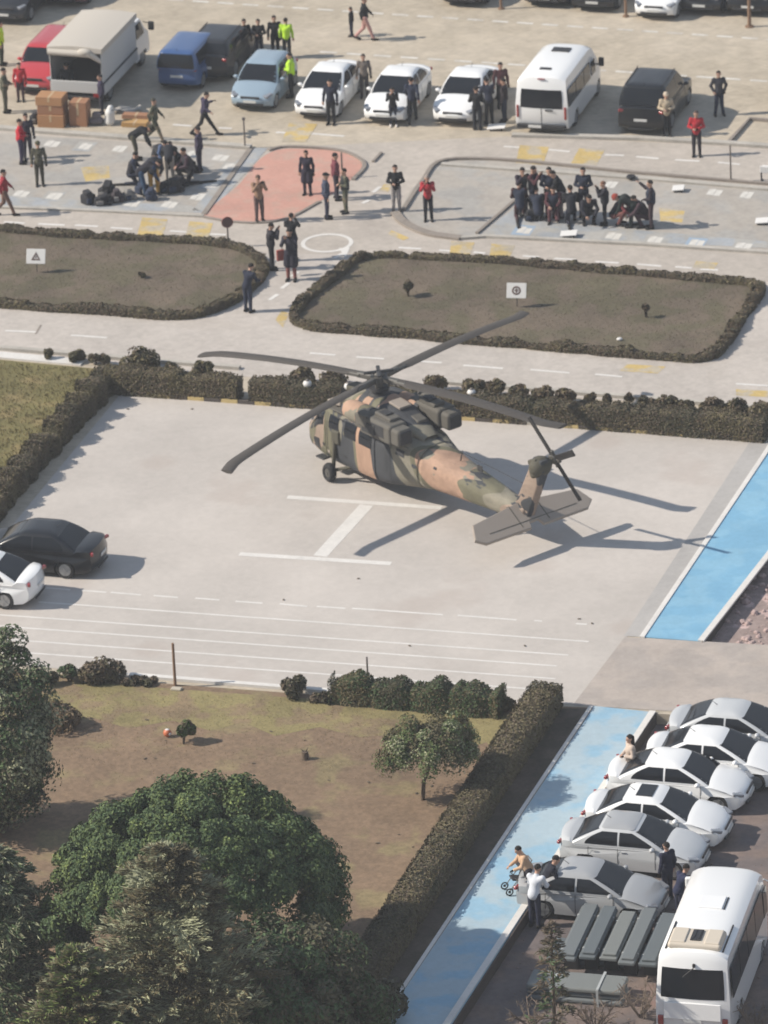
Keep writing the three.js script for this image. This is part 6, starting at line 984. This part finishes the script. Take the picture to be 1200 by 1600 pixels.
bag('dark blue bag lying among the kneeling gear group', 222, 302, 0.5, DB, 0.9, KB); bag('black bag between the bending rescuers', 256, 300, 0.5, BAG, 0.5, KB); bag('black bag under the right end of the gear group', 280, 292, 0.55, BAG, 0.3, KB); bag('black bag at the back of the gear group', 246, 262, 0.5, BAG, -0.3, KB, 1.3); bag('dark bag lying left of the stack of cartons', 54, 192, 0.35, BAG, 0.2, KB);
bag('dark bag at the feet of the left standing rescuers', 828, 344, 0.4, BAG, 0.1, KB);
{ const t = thing('shoulder_bag', 'flat reddish bag carried by the tall person in the long coat', 'bag', at(440, 432), 0.3); t.position.y = 0.62; part('cloth', rbox(0.3, 0.42, 0.12, 0.04, 0, 0.2, 0), mat([0.28, 0.075, 0.06], 0.9), t); part('strap', rod(V3(0.05, 0.4, 0), V3(0.14, 0.78, 0), 0.015), STEEL, t); }
for (const [x, y, w, lb] of [[889, 370, 0.62, 'thick white board lying by the kerb below the rescuers, with a dark shadow'], [1060, 299, 0.45, 'white board lying propped on the right court above the yellow patch'], [776, 203, 0.7, 'white board lying at the kerb before the third white saloon'], [1191, 350, 0.5, 'white board lying tilted at the right edge of the court']]) { const t = thing('board', lb, 'board', at(x, y), -SITE + 0.1); part('plate', rbox(w, 0.04, 0.42, 0.015, 0, 0.14, 0, 0.12, 0, 0.1), WHITE, t); part('foot', [box(0.04, 0.12, 0.3, -w * 0.3, 0.06, 0), box(0.04, 0.14, 0.3, w * 0.3, 0.07, 0)], BAG, t); }
{ const t = thing('drain_cover', 'small dark cover lying on the kerb above the rescuers', 'drain cover', at(986, 281)); part('lid', new THREE.CylinderGeometry(0.16, 0.18, 0.08, 16).translate(0, 0.13, 0), BAG, t); part('knob', ball(0.04, 0, 0.18, 0, 1, 0.6, 1), BAG, t); }
{ const t = thing('pushchair', 'black pushchair held by the person in beige on the walkway', 'pushchair', at(808, 1392, 0.03), Math.PI + 0.3); part('seat', [rbox(0.36, 0.06, 0.34, 0.025, 0, 0.42, 0, 0, 0, 0.2), rbox(0.06, 0.46, 0.34, 0.025, -0.2, 0.62, 0, 0, 0, 0.3), rbox(0.3, 0.04, 0.34, 0.018, -0.14, 0.9, 0, 0, 0, -0.4)], BAG, t); part('frame', [-1, 1].flatMap((s) => [rod(V3(0.3, 0.12, s * 0.2), V3(-0.42, 0.98, s * 0.18), 0.015), rod(V3(-0.28, 0.12, s * 0.2), V3(0.1, 0.5, s * 0.19), 0.015)]).concat([rod(V3(-0.42, 0.98, -0.18), V3(-0.42, 0.98, 0.18), 0.018)]), STEEL, t); for (const [x, z] of [[0.3, 0.22], [0.3, -0.22], [-0.28, 0.22], [-0.28, -0.22]]) part('wheel', [new THREE.TorusGeometry(0.1, 0.022, 6, 18).translate(x, 0.122, z), disc(0.04, 0.03, x, 0.122, z, 10)], RUBBER, t); }
{ const c = at(262, 1151, 0.05), t = thing('ball', 'small orange and white ball lying on the brown lawn by the sapling', 'ball', c); part('shell', ball(0.13, 0, 0.13, 0, 1, 1, 1, 18), mat([0.5, 0.14, 0.06], 0.5), t); part('patch', ball(0.1, 0, 0.175, 0.0, 1, 0.9, 1, 14), WHITE, t); part('patch', ball(0.06, 0.06, 0.12, 0.07), WHITE, t); }
{ const t = thing('tree_stump', 'short dark stump in the middle of the brown lawn', 'stump', at(477, 1186, 0.05)); part('wood', new THREE.CylinderGeometry(0.1, 0.14, 0.26, 9).translate(0, 0.12, 0), BARK, t); part('twig', [rod(V3(0, 0.2, 0), V3(0.1, 0.4, 0.03), 0.025, 0.01), rod(V3(0.02, 0.2, 0), V3(-0.12, 0.34, 0), 0.02, 0.01)], BARK, t); }
tag(part('stone', [ball(0.09, 0, 0, 0, 1.2, 0.7, 1, 8).translate(at(968, 532, 0.06).x, 0.11, at(968, 532, 0.06).z)], WHITE, scene), 'small white stone in the large flower bed near its front edge', 'stone');
tag(part('paving_stone', rbox(0.34, 0.08, 0.2, 0.03, at(276, 1080).x, 0.08, at(276, 1080).z, 0, -0.3), mat(alb(205, 196, 178), 0.9), scene), 'pale flat stone lying at the foot of the thin brown pole', 'stone');
{ // long grey rolls and bundles with white straps
  const gm = [mat(alb(124, 130, 132, 0.66), 0.75), mat(alb(110, 118, 122, 0.66), 0.75), mat(alb(136, 140, 138, 0.66), 0.75)], sm = mat(alb(190, 194, 194), 0.7), a = 15 * R, d = V3(Math.sin(a), 0, -Math.cos(a)), G = 'grey strapped bundles stacked in the car park';
  const r = rng(5), lab = ['first from the left', 'second from the left', 'third from the left', 'fourth from the left', 'fifth, next to the bus'];
  for (let i = 0; i < 5; i++) { const p = at(905 + i * 31, 1487 + i * 3, LOW), t = thing('slat_bundle', 'long flat grey slat bundle of the upper stack, ' + lab[i], 'bundle', p, yawOf(d), G), w = 0.52 - 0.04 * (i % 2), L = 3.3 - 0.25 * (i % 3); part('slats', [rbox(L, 0.12, w, 0.04, 0, 0.58 + 0.05 * (i % 2), 0), rbox(L * 0.96, 0.08, w * 0.78, 0.03, 0.05, 0.68 + 0.05 * (i % 2), 0.02)], gm[i % 3], t); for (const e of [-1, 1]) part('trestle', rbox(0.2, 0.52, w * 0.8, 0.02, e * L * 0.3, 0.26, 0), TRIM, t); for (const e of [-1, 1]) part('strap', rbox(0.05, 0.14, w + 0.02, 0.04, e * L * 0.32, 0.58 + 0.05 * (i % 2), 0), sm, t); }
  const st = [[934, 1498, 0.0, 2, 'stack of flat grey bundles with two white straps, in front of the long ones'], [902, 1556, 0.0, 3, 'lower stack of flat grey bundles nearest the bottom edge']];
  for (const [x, y, o, n, lb] of st) { const t = thing('bundle_stack', lb, 'bundle', at(x, y, LOW), yawOf(d) - Math.PI / 2, G); for (let i = 0; i < n; i++) part('bundle', rbox(2.7 + 0.12 * (r() - 0.5), 0.165, 1.0 + 0.12 * (r() - 0.5), 0.07, (r() - 0.5) * 0.08, 0.09 + i * 0.17, (r() - 0.5) * 0.08), gm[i % 3], t); const top = 0.01 + n * 0.17; for (const s of [-0.62, 0.7]) part('strap', [box(0.07, 0.015, 1.1, s, top + 0.012, 0), box(0.07, top, 0.015, s, top / 2, 0.565), box(0.07, top, 0.015, s, top / 2, -0.565)], sm, t); }
}

{ // dry leaves and scraps blown over the pad and the lawn, one mass
  const r = rng(99), g = [], spots = [[443, 938], [925, 975], [905, 968], [700, 640], [560, 905], [820, 1010], [300, 640], [200, 640], [640, 1010]]; for (let i = 0; i < 60; i++) { if (i >= 9 && i < 30) { r(); r(); r(); r(); continue; } const [x, y] = i < 9 ? spots[i] : i < 30 ? [lerp(200, 950, r()), lerp(640, 1040, r())] : [lerp(80, 760, r()), lerp(1110, 1330, r())]; const p = at(x, y), s = i < 9 ? 0.045 : 0.02 + 0.04 * r(); g.push(new THREE.IcosahedronGeometry(s, 0).scale(1.4, 0.35, 0.8).rotateY(r() * 6).translate(p.x, i < 30 ? 0.03 : 0.07, p.z)); }
  tag(part('litter', g, mat(alb(120, 108, 92, 0.6), 1), scene), null, null, null, 'stuff');
}
// ---------------------------------------------------------------- draw
const renderer = new THREE.WebGLRenderer({ antialias: true });
renderer.toneMapping = THREE.LinearToneMapping; renderer.toneMappingExposure = EXPOSURE; renderer.outputColorSpace = THREE.SRGBColorSpace;
renderer.shadowMap.enabled = true; renderer.shadowMap.type = THREE.PCFSoftShadowMap;
renderer.render(scene, camera);
